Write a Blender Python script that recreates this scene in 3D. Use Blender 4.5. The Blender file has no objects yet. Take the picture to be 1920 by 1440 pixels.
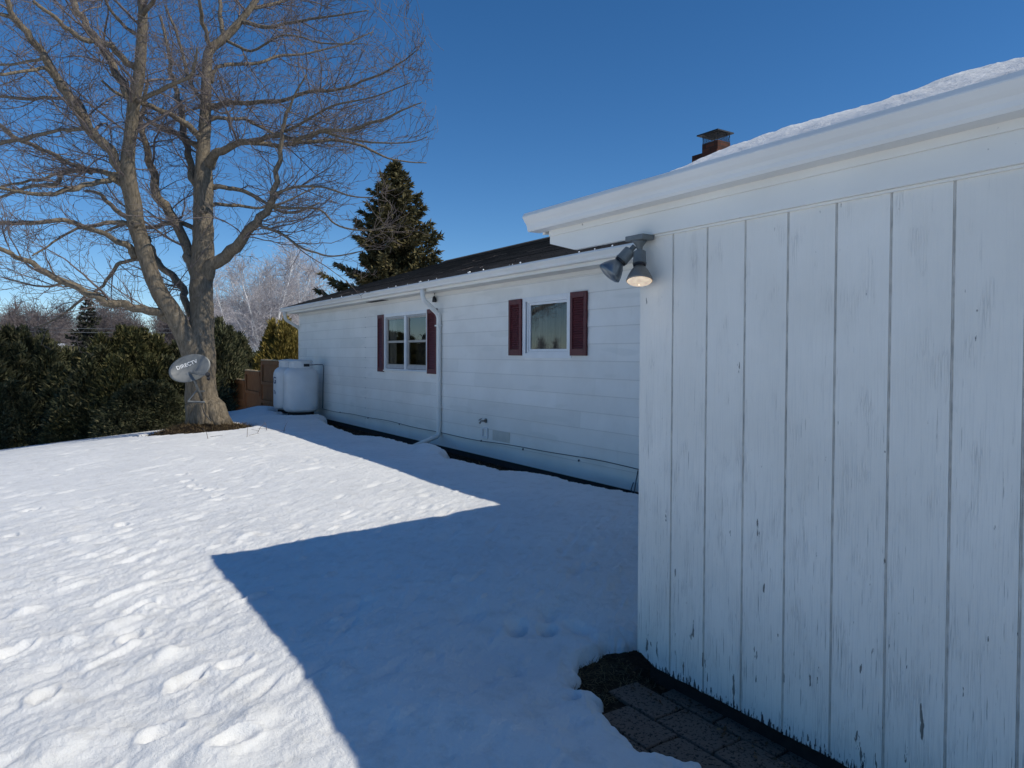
import bpy, math, random
import numpy as np
from mathutils import Vector, Matrix
rng = np.random.default_rng(7); random.seed(7)
scene = bpy.context.scene
COL = scene.collection
R = math.radians

# ------------------------------------------------------------------ camera
YAW, PITCH, ROLL, FPX, CY = R(33.417), R(1.257), R(0.233), 1330.28, 693.7
FWD = np.array([math.sin(YAW)*math.cos(PITCH), math.cos(YAW)*math.cos(PITCH), -math.sin(PITCH)])
_r = np.array([math.cos(YAW), -math.sin(YAW), 0.0]); _u = np.cross(_r, FWD)
RT = _r*math.cos(ROLL)+_u*math.sin(ROLL); UP = -_r*math.sin(ROLL)+_u*math.cos(ROLL)
EYE = np.array([0, 0, 1.5])
cd = bpy.data.cameras.new('camera'); cam = bpy.data.objects.new('camera', cd); COL.objects.link(cam)
cam.matrix_world = Matrix(((RT[0], UP[0], -FWD[0], EYE[0]), (RT[1], UP[1], -FWD[1], EYE[1]), (RT[2], UP[2], -FWD[2], EYE[2]), (0, 0, 0, 1)))
cd.sensor_width = 36; cd.sensor_fit = 'HORIZONTAL'; cd.lens = FPX/1920*36
cd.shift_y = -(720-CY)/1920
cd.clip_start = 0.05; cd.clip_end = 3000
scene.camera = cam
# survey helper: a sight line measured in the photograph, met with a depth
def sight(px, py): return FWD+RT*((px-960)/FPX)-UP*((py-CY)/FPX)
def at(px, py, depth): return EYE+sight(px, py)*depth

# ------------------------------------------------------------------ light
SUN_TO = Vector((0.640, -0.785, 1.0)).normalized()      # towards the sun
w = bpy.data.worlds.new('World'); scene.world = w; w.use_nodes = True
nt = w.node_tree; nt.nodes.clear()
sky = nt.nodes.new('ShaderNodeTexSky'); sky.sky_type = 'NISHITA'; sky.sun_disc = False
sky.sun_elevation = math.asin(SUN_TO.z); sky.sun_rotation = math.atan2(SUN_TO.x, SUN_TO.y)
sky.altitude = 0; sky.air_density = 0.75; sky.dust_density = 0.0; sky.ozone_density = 4.0
bg = nt.nodes.new('ShaderNodeBackground'); bg.inputs[1].default_value = 0.116
wo = nt.nodes.new('ShaderNodeOutputWorld')
hs = nt.nodes.new('ShaderNodeHueSaturation'); hs.inputs['Saturation'].default_value = 1.23; nt.links.new(sky.outputs[0], hs.inputs['Color']); nt.links.new(hs.outputs[0], bg.inputs[0]); nt.links.new(bg.outputs[0], wo.inputs[0])
sd = bpy.data.lights.new('sun', 'SUN'); sd.energy = 3.55; sd.angle = R(0.53); sd.color = (1.0, 0.935, 0.80)
so = bpy.data.objects.new('sun', sd); COL.objects.link(so)
so.rotation_euler = SUN_TO.to_track_quat('Z', 'Y').to_euler(); so.location = (3, -4, 12)
scene.view_settings.view_transform = 'Standard'; scene.view_settings.look = 'None'
scene.view_settings.exposure = 0.0; scene.view_settings.gamma = 1.0; scene.view_settings.use_curve_mapping = False
scene.render.engine = 'CYCLES'
scene.cycles.max_bounces = 8; scene.cycles.diffuse_bounces = 6; scene.cycles.transparent_max_bounces = 6

# ------------------------------------------------------------------ materials
class Mat:
    def __init__(s, name, rough=0.6, color=(.5, .5, .5), metallic=0.0, spec=0.5):
        s.m = bpy.data.materials.new(name); s.m.use_nodes = True
        s.t = s.m.node_tree; s.b = s.t.nodes['Principled BSDF']
        s.b.inputs['Roughness'].default_value = rough; s.b.inputs['Metallic'].default_value = metallic
        s.b.inputs['Specular IOR Level'].default_value = spec
        s.b.inputs['Base Color'].default_value = (*color, 1)
        s.tc = None
    def n(s, typ, **kw):
        x = s.t.nodes.new(typ)
        for k, v in kw.items(): setattr(x, k, v)
        return x
    def L(s, a, b): s.t.links.new(a, b)
    def co(s, scale=(1, 1, 1), rot=(0, 0, 0), loc=(0, 0, 0)):
        if s.tc is None: s.tc = s.n('ShaderNodeTexCoord')
        mp = s.n('ShaderNodeMapping'); mp.inputs['Scale'].default_value = scale
        mp.inputs['Rotation'].default_value = rot; mp.inputs['Location'].default_value = loc
        s.L(s.tc.outputs['Object'], mp.inputs[0]); return mp.outputs[0]
    def noise(s, vec, scale=5, detail=4, rough=0.5, dist=0.0):
        x = s.n('ShaderNodeTexNoise'); x.inputs['Scale'].default_value = scale
        x.inputs['Detail'].default_value = detail; x.inputs['Roughness'].default_value = rough
        x.inputs['Distortion'].default_value = dist
        if vec is not None: s.L(vec, x.inputs['Vector'])
        return x.outputs['Fac']
    def ramp(s, fac, stops, interp='LINEAR'):
        x = s.n('ShaderNodeValToRGB'); x.color_ramp.interpolation = interp
        e = x.color_ramp.elements
        while len(e) < len(stops): e.new(0.5)
        for i, (p, c) in enumerate(stops):
            e[i].position = p; e[i].color = (*c, 1) if isinstance(c, tuple) else (c, c, c, 1)
        s.L(fac, x.inputs[0]); return x.outputs[0]
    def mix(s, fac, a, b, mode='MIX'):
        x = s.n('ShaderNodeMix', data_type='RGBA', blend_type=mode)
        for sock, v in ((x.inputs[0], fac), (x.inputs[6], a), (x.inputs[7], b)):
            if isinstance(v, bpy.types.NodeSocket): s.L(v, sock)
            elif isinstance(v, (int, float)): sock.default_value = v
            else: sock.default_value = (*v, 1)
        return x.outputs[2]
    def math(s, op, a, b=0.0):
        x = s.n('ShaderNodeMath', operation=op)
        for sock, v in ((x.inputs[0], a), (x.inputs[1], b)):
            if isinstance(v, bpy.types.NodeSocket): s.L(v, sock)
            else: sock.default_value = v
        return x.outputs[0]
    def col(s, c): s.L(c, s.b.inputs['Base Color']); return s
    def bump(s, h, strength=0.3, dist=0.01, prev=None):
        x = s.n('ShaderNodeBump'); x.inputs['Strength'].default_value = strength; x.inputs['Distance'].default_value = dist
        s.L(h, x.inputs['Height'])
        if prev is not None: s.L(prev, x.inputs['Normal'])
        s.L(x.outputs[0], s.b.inputs['Normal']); return x.outputs[0]

def simple(name, c, rough=0.6, var=0.12, scale=8, metallic=0.0, spec=0.5, bump=0.0):
    m = Mat(name, rough, c, metallic, spec)
    f = m.noise(m.co(), scale, 5)
    lo = tuple(max(0, x*(1-var)) for x in c); hi = tuple(min(1, x*(1+var)) for x in c)
    m.col(m.ramp(f, [(0.3, lo), (0.7, hi)]))
    if bump: m.bump(f, bump, 0.01)
    return m.m

M = {}
# snow
m = Mat('snow_mat', 0.6, (.80, .83, .87), spec=0.25)
f1 = m.noise(m.co(), 1.3, 5); fine = m.noise(m.co(), 90, 5, 0.75)
grit = m.noise(m.co(), 260, 2, 0.5); 
c0 = m.ramp(f1, [(0.35, (.80, .81, .82)), (0.65, (.88, .885, .885))])
dirt = m.noise(m.co((1, 1, 1)), 7, 6, 0.7); c0 = m.mix(m.ramp(dirt, [(0.50, 0.0), (0.68, 0.55)]), c0, (.66, .655, .64))
specks = m.ramp(grit, [(0.18, 1.0), (0.24, 0.0)])
m.col(m.mix(m.math('MULTIPLY', specks, 0.35), c0, (.45, .43, .40)))
mid = m.noise(m.co((1, 1, 1)), 30, 6, 0.7)
b1 = m.bump(mid, 0.5, 0.018); m.bump(fine, 0.8, 0.007, b1)
m.b.inputs['Subsurface Weight'].default_value = 0.0
M['snow'] = m.m
# painted vertical boards
m = Mat('weathered_white_paint', 0.55, spec=0.3)
streak = m.noise(m.co((1, 55, 1.6)), 3.0, 6, 0.65)
blotch = m.noise(m.co(), 2.2, 4)
paint = m.ramp(blotch, [(0.3, (.80, .77, .70)), (0.7, (.90, .87, .80))])
sep = m.n('ShaderNodeSeparateXYZ'); m.L(m.co(), sep.inputs[0]); z = sep.outputs[2]
wear = m.n('ShaderNodeMapRange'); wear.inputs[1].default_value = 1.9; wear.inputs[2].default_value = 0.9
wear.inputs[3].default_value = 0.12; wear.inputs[4].default_value = 1.0; m.L(z, wear.inputs[0])
paint = m.mix(m.math('MULTIPLY', m.ramp(streak, [(0.36, 0.34), (0.50, 0.0)]), wear.outputs[0]), paint, (.56, .56, .54))
nails = m.n('ShaderNodeTexVoronoi'); nails.inputs['Scale'].default_value = 6.5; nails.inputs['Randomness'].default_value = .8; m.L(m.co((.01, 1, .8)), nails.inputs['Vector'])
paint = m.mix(m.ramp(nails.outputs['Distance'], [(0.016, 0.75), (0.026, 0.0)]), paint, (.22, .19, .16))
# cracks: thin upright splits, more of them in the lower, wetter half
crk = m.noise(m.co((1, 105, 2.4), loc=(0, 3.1, 1.7)), 2.0, 4, 0.6)
grow = m.n('ShaderNodeMapRange'); grow.inputs[1].default_value = 2.1; grow.inputs[2].default_value = 0.2
grow.inputs[3].default_value = 0.0; grow.inputs[4].default_value = 0.095; m.L(z, grow.inputs[0])
crkm = m.ramp(m.math('ADD', crk, grow.outputs[0]), [(0.725, 0.0), (0.76, 1.0)])
vo = m.n('ShaderNodeTexVoronoi'); vo.feature = 'DISTANCE_TO_EDGE'; vo.inputs['Scale'].default_value = 1.0
wv = m.n('ShaderNodeVectorMath', operation='ADD'); nz = m.n('ShaderNodeTexNoise'); nz.inputs['Scale'].default_value = 9; m.L(m.co(), nz.inputs['Vector'])
sc_ = m.n('ShaderNodeVectorMath', operation='SCALE'); sc_.inputs['Scale'].default_value = .45; m.L(nz.outputs['Color'], sc_.inputs[0]); m.L(m.co((.01, 135, 6.5)), wv.inputs[0]); m.L(sc_.outputs[0], wv.inputs[1]); m.L(wv.outputs[0], vo.inputs['Vector'])
cmask = m.ramp(m.math('ADD', m.noise(m.co((1, 5, 2)), 2.2, 4), grow.outputs[0]), [(0.57, 0.0), (0.72, 1.0)])
fine_crk = m.math('MULTIPLY', m.ramp(vo.outputs['Distance'], [(0.02, 1.0), (0.075, 0.0)]), cmask)
patch = m.noise(m.co((1, 17, 3.4), loc=(0, 7.7, 0)), 1.7, 4, 0.55)
grow2 = m.n('ShaderNodeMapRange'); grow2.inputs[1].default_value = 1.2; grow2.inputs[2].default_value = 0.0
grow2.inputs[3].default_value = 0.0; grow2.inputs[4].default_value = 0.075; m.L(z, grow2.inputs[0])
patm = m.ramp(m.math('ADD', patch, grow2.outputs[0]), [(0.722, 0.0), (0.730, 1.0)])
# rotted, peeled lower edge
edge = m.n('ShaderNodeMapRange'); edge.inputs[1].default_value = 0.055; edge.inputs[2].default_value = -0.02
edge.inputs[3].default_value = 0.0; edge.inputs[4].default_value = 0.29; m.L(z, edge.inputs[0])
en = m.noise(m.co((1, 38, 7)), 1.6, 5, 0.65)
edgm = m.ramp(m.math('ADD', en, edge.outputs[0]), [(0.70, 0.0), (0.73, 1.0)])
paint = m.mix(m.math('MULTIPLY', fine_crk, 0.22), paint, (.32, .32, .33)); c1 = m.mix(m.math('MULTIPLY', crkm, 0.62), paint, (.14, .14, .15))
c2 = m.mix(m.math('MULTIPLY', patm, 0.9), c1, (.14, .135, .12))
c3 = m.mix(edgm, c2, (.06, .058, .06))
# thin greyed paint, long drips
drip = m.noise(m.co((1, 22, 1.3), loc=(0, 1.3, 5)), 1.4, 3)
c4 = m.mix(m.ramp(drip, [(0.68, 0.0), (0.73, 0.22)]), c3, (.36, .37, .38))
m.col(c4)
hh = m.math('SUBTRACT', m.math('MULTIPLY', streak, 0.6), m.math('ADD', m.math('MULTIPLY', fine_crk, .5), m.math('ADD', crkm, patm)))
m.bump(hh, 0.6, 0.004)
M['boards'] = m.m
M['groove'] = simple('groove_dull_paint', (.62, .60, .56), 0.8, 0.25, 14)  # greyer and more uneven than the board faces
# clean-ish white painted trim
def trimmat(name, c, spots=True):
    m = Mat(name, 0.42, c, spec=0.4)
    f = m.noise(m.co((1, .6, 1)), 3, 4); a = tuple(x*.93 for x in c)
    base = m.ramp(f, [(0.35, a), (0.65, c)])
    if spots:
        sp = m.noise(m.co(), 34, 2, 0.4); base = m.mix(m.ramp(sp, [(0.20, 0.6), (0.235, 0.0)]), base, (.2, .19, .16))
    m.col(base); m.bump(m.noise(m.co(), 12, 3), 0.08, 0.004); return m.m
M['trim'] = trimmat('white_trim_paint', (.87, .85, .79))
M['alu'] = trimmat('white_gutter_enamel', (.86, .845, .80), False)
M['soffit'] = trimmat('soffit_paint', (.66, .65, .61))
M['vinyl'] = simple('white_vinyl', (.78, .79, .80), 0.35, 0.04, 5)
# main siding
m = Mat('painted_lap_siding', 0.5, spec=0.35)
bl = m.noise(m.co((1, .8, .9)), 1.7, 5, 0.6); b2 = m.noise(m.co((1, .9, 4.9)), 1.0, 1)
c = m.ramp(bl, [(0.33, (.81, .79, .745)), (0.55, (.875, .86, .815)), (0.72, (.90, .885, .85))])
isl = m.n('ShaderNodeNewGeometry'); c = m.mix(m.ramp(isl.outputs['Random Per Island'], [(0.0, 0.40), (0.35, 0.06), (0.8, 0.0), (1.0, .30)]), c, (.66, .655, .615))
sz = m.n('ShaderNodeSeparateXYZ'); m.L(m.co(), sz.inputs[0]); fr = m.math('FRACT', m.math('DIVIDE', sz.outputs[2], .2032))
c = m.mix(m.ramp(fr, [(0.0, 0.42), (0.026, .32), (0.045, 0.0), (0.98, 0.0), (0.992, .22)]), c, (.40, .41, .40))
c = m.mix(m.ramp(b2, [(0.62, 0.0), (0.66, 0.35)]), c, (.70, .70, .655))
st = m.noise(m.co((1, 9, .8)), 2.3, 4); c = m.mix(m.ramp(st, [(0.62, 0.0), (0.78, 0.12)]), c, (.55, .55, .52))
m.col(c); m.bump(m.noise(m.co((1, .5, 3)), 7, 4), 0.12, 0.006)
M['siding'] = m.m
M['patch'] = simple('bare_siding_patch', (.60, .59, .54), 0.6, 0.05, 9)
# shingles
m = Mat('dark_shingles', 0.9, spec=0.2)
br = m.n('ShaderNodeTexBrick'); br.inputs['Scale'].default_value = 1; br.inputs['Brick Width'].default_value = .30
br.inputs['Row Height'].default_value = .135; br.inputs['Mortar Size'].default_value = .006; br.offset = 0.37
br.inputs['Color1'].default_value = (.042, .036, .033, 1); br.inputs['Color2'].default_value = (.085, .072, .064, 1)
br.inputs['Mortar'].default_value = (.010, .009, .009, 1); br.inputs['Bias'].default_value = -0.1
m.L(m.co((1.0, 1.0, 1.0), rot=(0, 0, R(90))), br.inputs['Vector'])
g = m.noise(m.co(), 160, 3, 0.7); m.col(m.mix(m.ramp(g, [(0.4, 0.0), (0.75, 0.35)]), br.outputs[0], (.11, .10, .09)))
m.bump(g, 0.5, 0.004); M['shingle'] = m.m
# maroon shutters
M['maroon'] = simple('maroon_paint', (.105, .017, .019), 0.5, 0.18, 12)
# glass: a dark room pane that mirrors the yard
m = Mat('window_glass', 0.02, (1, 1, 1)); gt = m.t; gt.nodes.remove(m.b); out_ = [n for n in gt.nodes if n.type == 'OUTPUT_MATERIAL'][0]
gl_ = m.n('ShaderNodeBsdfGlossy'); gl_.inputs['Roughness'].default_value = 0.02; gl_.inputs['Color'].default_value = (.9, .93, .95, 1)
tr_ = m.n('ShaderNodeBsdfTransparent'); tr_.inputs['Color'].default_value = (.78, .80, .80, 1); fr_ = m.n('ShaderNodeFresnel'); fr_.inputs['IOR'].default_value = 1.60
wb_ = m.n('ShaderNodeBump'); wb_.inputs['Strength'].default_value = .05; wb_.inputs['Distance'].default_value = .02; m.L(m.noise(m.co((1, 1, .7)), 1.5, 2), wb_.inputs['Height']); m.L(wb_.outputs[0], gl_.inputs['Normal'])
mx_ = m.n('ShaderNodeMixShader'); m.L(fr_.outputs[0], mx_.inputs[0]); m.L(tr_.outputs[0], mx_.inputs[1]); m.L(gl_.outputs[0], mx_.inputs[2]); m.L(mx_.outputs[0], out_.inputs[0]); M['glass'] = m.m
m = Mat('curtain_cloth', 0.9, (.22, .21, .19)); fo = m.noise(m.co((1, 16, .6)), 1.6, 4)
m.col(m.ramp(fo, [(0.3, (.10, .095, .085)), (0.7, (.23, .22, .20))])); m.bump(fo, .5, .02); M['curtain'] = m.m
M['dark'] = simple('dark_interior', (.02, .02, .02), 0.9)
M['sash'] = simple('taupe_sash', (.40, .375, .34), 0.5, 0.08)
M['black'] = simple('black_plastic', (.02, .02, .022), 0.45)
M['cable'] = simple('black_cable_jacket', (.07, .085, .11), 0.5)
M['chrome'] = simple('grey_brass_tap', (.32, .31, .29), 0.3, 0.2, 30, metallic=0.9)
M['lampgrey'] = simple('grey_lamp_enamel', (.15, .165, .165), 0.45, 0.15, 20)
M['tank'] = simple('tank_white_enamel', (.72, .73, .73), 0.35, 0.06, 3)
M['blue'] = simple('blue_decal', (.05, .08, .17), 0.5)
M['navy'] = simple('dark_opening', (.01, .012, .02), 0.6)
M['ice'] = simple('clear_ice', (.85, .88, .9), 0.1, 0.05)
# brick
m = Mat('chimney_brick', 0.85, spec=0.2)
br = m.n('ShaderNodeTexBrick'); br.inputs['Scale'].default_value = 1; br.inputs['Brick Width'].default_value = .20
br.inputs['Row Height'].default_value = .072; br.inputs['Mortar Size'].default_value = .006
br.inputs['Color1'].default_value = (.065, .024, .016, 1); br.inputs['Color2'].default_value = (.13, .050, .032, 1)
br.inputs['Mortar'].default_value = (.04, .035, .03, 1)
sx = m.n('ShaderNodeSeparateXYZ'); m.L(m.co(), sx.inputs[0]); cx = m.n('ShaderNodeCombineXYZ')
m.L(m.math('ADD', sx.outputs[0], sx.outputs[1]), cx.inputs[0]); m.L(sx.outputs[2], cx.inputs[1]); m.L(cx.outputs[0], br.inputs['Vector'])
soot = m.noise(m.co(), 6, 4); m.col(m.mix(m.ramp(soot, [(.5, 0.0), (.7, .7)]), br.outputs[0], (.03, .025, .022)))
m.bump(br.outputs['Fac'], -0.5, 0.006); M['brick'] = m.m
M['capmetal'] = simple('black_cap_metal', (.018, .018, .02), 0.5, 0.3)
# cedar fence
m = Mat('stained_cedar', 0.8, spec=0.2)
f = m.noise(m.co((12, 12, 1.2)), 3, 5); m.col(m.ramp(f, [(0.3, (.25, .105, .040)), (0.7, (.40, .185, .078))])); m.bump(f, .4, .006)
M['cedar'] = m.m
M['cutwood'] = simple('sunlit_cut_wood', (.52, .40, .24), 0.8, 0.4, 30)  # cut board ends, with the sunlight on them put into the pale colour
# soil, pavers
m = Mat('wet_soil_litter', 0.95, spec=0.2)
f = m.noise(m.co(), 38, 6, 0.7); f2 = m.noise(m.co((9, 60, 1)), 3, 3)
c = m.ramp(f, [(0.3, (.014, .009, .006)), (0.6, (.045, .030, .017)), (0.8, (.10, .068, .036))])
m.col(m.mix(m.ramp(f2, [(0.62, 0.0), (0.7, .4)]), c, (.09, .065, .035))); m.bump(f, 1.0, 0.03); M['soil'] = m.m
m = Mat('mottled_paver', 0.85, spec=0.3)
f = m.noise(m.co(), 75, 3, 0.6, 0.6); gl = m.n('ShaderNodeNewGeometry')
base = m.ramp(gl.outputs['Random Per Island'], [(0, (.12, .080, .060)), (0.5, (.165, .115, .088)), (1, (.21, .155, .12))])
m.col(m.mix(m.ramp(f, [(0.54, 0.0), (0.60, 0.85)]), base, (.012, .010, .008)))
m.bump(f, -0.7, 0.006); M['paver'] = m.m
# bark
def bark(name, a, b, sc=6.0, bstr=0.7, lichen=0.25):
    m = Mat(name, 0.9, spec=0.15)
    f = m.noise(m.co((1, 1, .22)), sc*2.2, 6, 0.65, 0.4); l = m.noise(m.co(), 9, 5, 0.7)
    c = m.ramp(f, [(0.32, a), (0.62, b)])
    if lichen: c = m.mix(m.ramp(l, [(0.62, 0.0), (0.72, lichen)]), c, (.50, .49, .42))
    m.col(c); m.bump(f, bstr, 0.03); return m.m
M['bark'] = bark('maple_bark', (.10, .083, .060), (.235, .195, .145), 15, 0.5, .30)
M['twig'] = bark('maple_twigs', (.09, .072, .070), (.22, .185, .172), 3, 0.2, 0)
M['birchbark'] = bark('birch_bark', (.55, .54, .53), (.85, .84, .83), 5, 0.2, 0)
M['birchtwig'] = bark('birch_twigs', (.26, .235, .245), (.58, .55, .56), 3, 0.1, 0)
M['greytwig'] = bark('bare_wood_twigs', (.10, .085, .082), (.24, .205, .20), 3, 0.1, 0)
# foliage
def leaf(name, stops):
    m = Mat(name, 0.75, spec=0.2)
    gl = m.n('ShaderNodeNewGeometry'); cl = m.noise(m.co(), 1.7, 3, 0.6)
    c = m.ramp(gl.outputs['Random Per Island'], stops)
    m.col(m.mix(m.ramp(cl, [(0.35, 0.55), (0.65, 0.0)]), c, tuple(x*.45 for x in stops[0][1]))); return m.m
M['arbor'] = leaf('arborvitae_green', [(0, (.040, .048, .024)), (.7, (.10, .105, .052)), (1, (.22, .195, .105))])
M['arborgold'] = leaf('arborvitae_gold', [(0, (.13, .105, .022)), (.6, (.30, .235, .055)), (1, (.45, .34, .11))])
M['arborwarm'] = leaf('arborvitae_warm', [(0, (.042, .048, .018)), (.7, (.11, .108, .042)), (1, (.20, .17, .075))])
M['spruce'] = leaf('spruce_needles', [(0, (.06, .055, .026)), (.6, (.15, .13, .058)), (1, (.27, .22, .10))])
M['pine'] = leaf('pine_needles', [(0, (.025, .030, .020)), (1, (.09, .09, .06))])
M['leaf'] = leaf('dead_leaf', [(0, (.05, .03, .018)), (.7, (.12, .07, .035)), (1, (.26, .17, .09))])
M['straw'] = leaf('dead_grass', [(0, (.075, .048, .022)), (.6, (.16, .112, .055)), (1, (.32, .24, .13))])
m = Mat('grey_dish_paint', 0.4, spec=0.5); f = m.noise(m.co(), 5, 4)
m.col(m.ramp(f, [(.3, (.12, .13, .133)), (.7, (.165, .175, .18))])); M['dish'] = m.m
M['white'] = simple('white_print', (.75, .76, .76), 0.5, 0.04)
M['galv'] = simple('galvanised_steel', (.20, .21, .21), 0.4, 0.2, 20, metallic=0.5)
# lit lamp lens
m = Mat('lit_lamp_lens', 0.2, (.8, .72, .6)); f = m.noise(m.co(), 50, 3)
m.b.inputs['Emission Color'].default_value = (1, .74, .47, 1)
m.L(m.ramp(f, [(.3, .30), (.7, .62)]), m.b.inputs['Emission Strength']); M['lens'] = m.m
m = Mat('lamp_filament_glow', 0.2, (1, .9, .7)); m.b.inputs['Emission Color'].default_value = (1, .85, .6, 1)
m.b.inputs['Emission Strength'].default_value = 3.0; M['glow'] = m.m
M['silver'] = simple('dull_silver_glass', (.22, .24, .25), 0.28, 0.2, 15, metallic=0.6)
M['litglass'] = simple('warm_reflector', (.24, .22, .19), 0.3, 0.2, 15, metallic=0.4)
M['farroof'] = simple('snowy_far_roof', (.55, .57, .60), 0.7, 0.2)
M['farwall'] = simple('grey_far_wall', (.28, .27, .26), 0.8)

# ------------------------------------------------------------------ mesh helpers
ORG = {}
def mesh_from(name, V, F, mat, smooth=False):
    """V (n,3) array, F (m,k) array with constant k or a list of mixed faces"""
    me = bpy.data.meshes.new(name)
    V = np.asarray(V, dtype=np.float32)
    if isinstance(F, np.ndarray):
        k = F.shape[1]; nf = len(F)
        me.vertices.add(len(V)); me.vertices.foreach_set('co', V.ravel())
        me.loops.add(nf*k); me.loops.foreach_set('vertex_index', F.astype(np.int32).ravel())
        me.polygons.add(nf); me.polygons.foreach_set('loop_start', np.arange(0, nf*k, k, dtype=np.int32))
        me.polygons.foreach_set('loop_total', np.full(nf, k, dtype=np.int32))
        me.update(calc_edges=True)
    else:
        me.from_pydata([tuple(map(float, v)) for v in V], [], F); me.update()
    if smooth: me.polygons.foreach_set('use_smooth', np.ones(len(me.polygons), dtype=bool))
    me.materials.append(mat)
    return me
def tag(o, label=None, cat=None, group=None, kind=None):
    if label: o['label'] = label
    if cat: o['category'] = cat
    if group: o['group'] = group
    if kind: o['kind'] = kind
    return o
def thing(name, label, cat, loc=(0, 0, 0), group=None):
    o = bpy.data.objects.new(name, None); COL.objects.link(o); o.location = loc; o.empty_display_size = 0.2
    ORG[o.name] = np.array(loc, float); return tag(o, label, cat, group)
def put(name, V, F, mat, parent=None, smooth=False, bevel=0):
    V = np.array(V, dtype=float)
    if parent is not None: V = V-ORG[parent.name]
    me = mesh_from(name, V, F, mat, smooth)
    o = bpy.data.objects.new(name, me); COL.objects.link(o)
    if parent is not None: o.parent = parent; ORG[o.name] = ORG[parent.name]
    else: ORG[o.name] = np.zeros(3)
    if bevel:
        b = o.modifiers.new('bevel', 'BEVEL'); b.width = bevel; b.segments = 2; b.limit_method = 'ANGLE'
    return o
class MB:
    def __init__(s): s.v = []; s.f = []; s.mats = []; s.mi = []
    def add(s, vs, fs):
        n = len(s.v); s.v += [tuple(map(float, v)) for v in vs]; s.f += [tuple(i+n for i in f) for f in fs]; return s
    def box(s, x0, x1, y0, y1, z0, z1):
        vs = [(x, y, z) for x in (x0, x1) for y in (y0, y1) for z in (z0, z1)]
        return s.add(vs, [(0, 1, 3, 2), (4, 6, 7, 5), (0, 4, 5, 1), (2, 3, 7, 6), (0, 2, 6, 4), (1, 5, 7, 3)])
    def prism_y(s, prof, y0, y1):       # prof: list of (x,z)
        n = len(prof); vs = [(x, y0, z) for x, z in prof]+[(x, y1, z) for x, z in prof]
        fs = [(i, (i+1) % n, n+(i+1) % n, n+i) for i in range(n)]+[tuple(range(n))[::-1], tuple(range(n, 2*n))]
        return s.add(vs, fs)
    def sheet_y(s, line, t, y0, y1):    # folded sheet metal, line (x,z), thickness t
        P = np.array(line, float); d = np.gradient(P, axis=0); d /= np.linalg.norm(d, axis=1)[:, None]+1e-9
        Nn = np.stack([-d[:, 1], d[:, 0]], 1); Q = P+Nn*t
        return s.prism_y([tuple(p) for p in P]+[tuple(q) for q in Q[::-1]], y0, y1)
    def tube(s, pts, rad, k=10, cap=True):
        P = np.array(pts, float); n = len(P); rad = np.broadcast_to(rad, (n,))
        T = np.gradient(P, axis=0); T /= np.linalg.norm(T, axis=1)[:, None]+1e-12
        a = np.array([0, 0, 1.]) if abs(T[0, 2]) < .9 else np.array([1., 0, 0])
        u = np.cross(T[0], a); u /= np.linalg.norm(u); vs = []
        for i in range(n):
            u = u-T[i]*(u@T[i]); u /= np.linalg.norm(u); v = np.cross(T[i], u)
            for j in range(k):
                t = 2*math.pi*j/k; vs.append(P[i]+rad[i]*(u*math.cos(t)+v*math.sin(t)))
        fs = [(i*k+j, i*k+(j+1) % k, (i+1)*k+(j+1) % k, (i+1)*k+j) for i in range(n-1) for j in range(k)]
        if cap: fs += [tuple(range(k))[::-1], tuple((n-1)*k+j for j in range(k))]
        return s.add(vs, fs)
    def lathe(s, prof, c=(0, 0, 0), k=24, axis=(0, 0, 1), cap=True): # prof (r,h)
        A = np.array(axis, float); A /= np.linalg.norm(A); b = np.array([1., 0, 0]) if abs(A[0]) < .9 else np.array([0, 1., 0])
        u = np.cross(A, b); u /= np.linalg.norm(u); v = np.cross(A, u); c = np.array(c, float); vs = []
        for r, h in prof:
            for j in range(k):
                t = 2*math.pi*j/k; vs.append(c+A*h+r*(u*math.cos(t)+v*math.sin(t)))
        n = len(prof); fs = [(i*k+j, i*k+(j+1) % k, (i+1)*k+(j+1) % k, (i+1)*k+j) for i in range(n-1) for j in range(k)]
        if cap: fs += [tuple(range(k))[::-1], tuple((n-1)*k+j for j in range(k))]
        return s.add(vs, fs)
    def build(s, name, mat, parent=None, smooth=False, bevel=0):
        return put(name, s.v, s.f, mat, parent, smooth, bevel)
def copy_tree(o, parent=None):
    c = o.copy(); COL.objects.link(c)
    if parent is not None: c.parent = parent
    for ch in list(o.children): copy_tree(ch, c)
    return c

# smooth value noise for displacement
_perm = rng.random((256, 256))
def vnoise(x, y):
    xi = np.floor(x).astype(int); yi = np.floor(y).astype(int); fx = x-xi; fy = y-yi
    fx = fx*fx*(3-2*fx); fy = fy*fy*(3-2*fy); g = lambda a, b: _perm[a & 255, b & 255]
    return (g(xi, yi)*(1-fx)+g(xi+1, yi)*fx)*(1-fy)+(g(xi, yi+1)*(1-fx)+g(xi+1, yi+1)*fx)*fy-.5
def sstep(a, b, x): t = np.clip((x-a)/(b-a), 0, 1); return t*t*(3-2*t)

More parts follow.
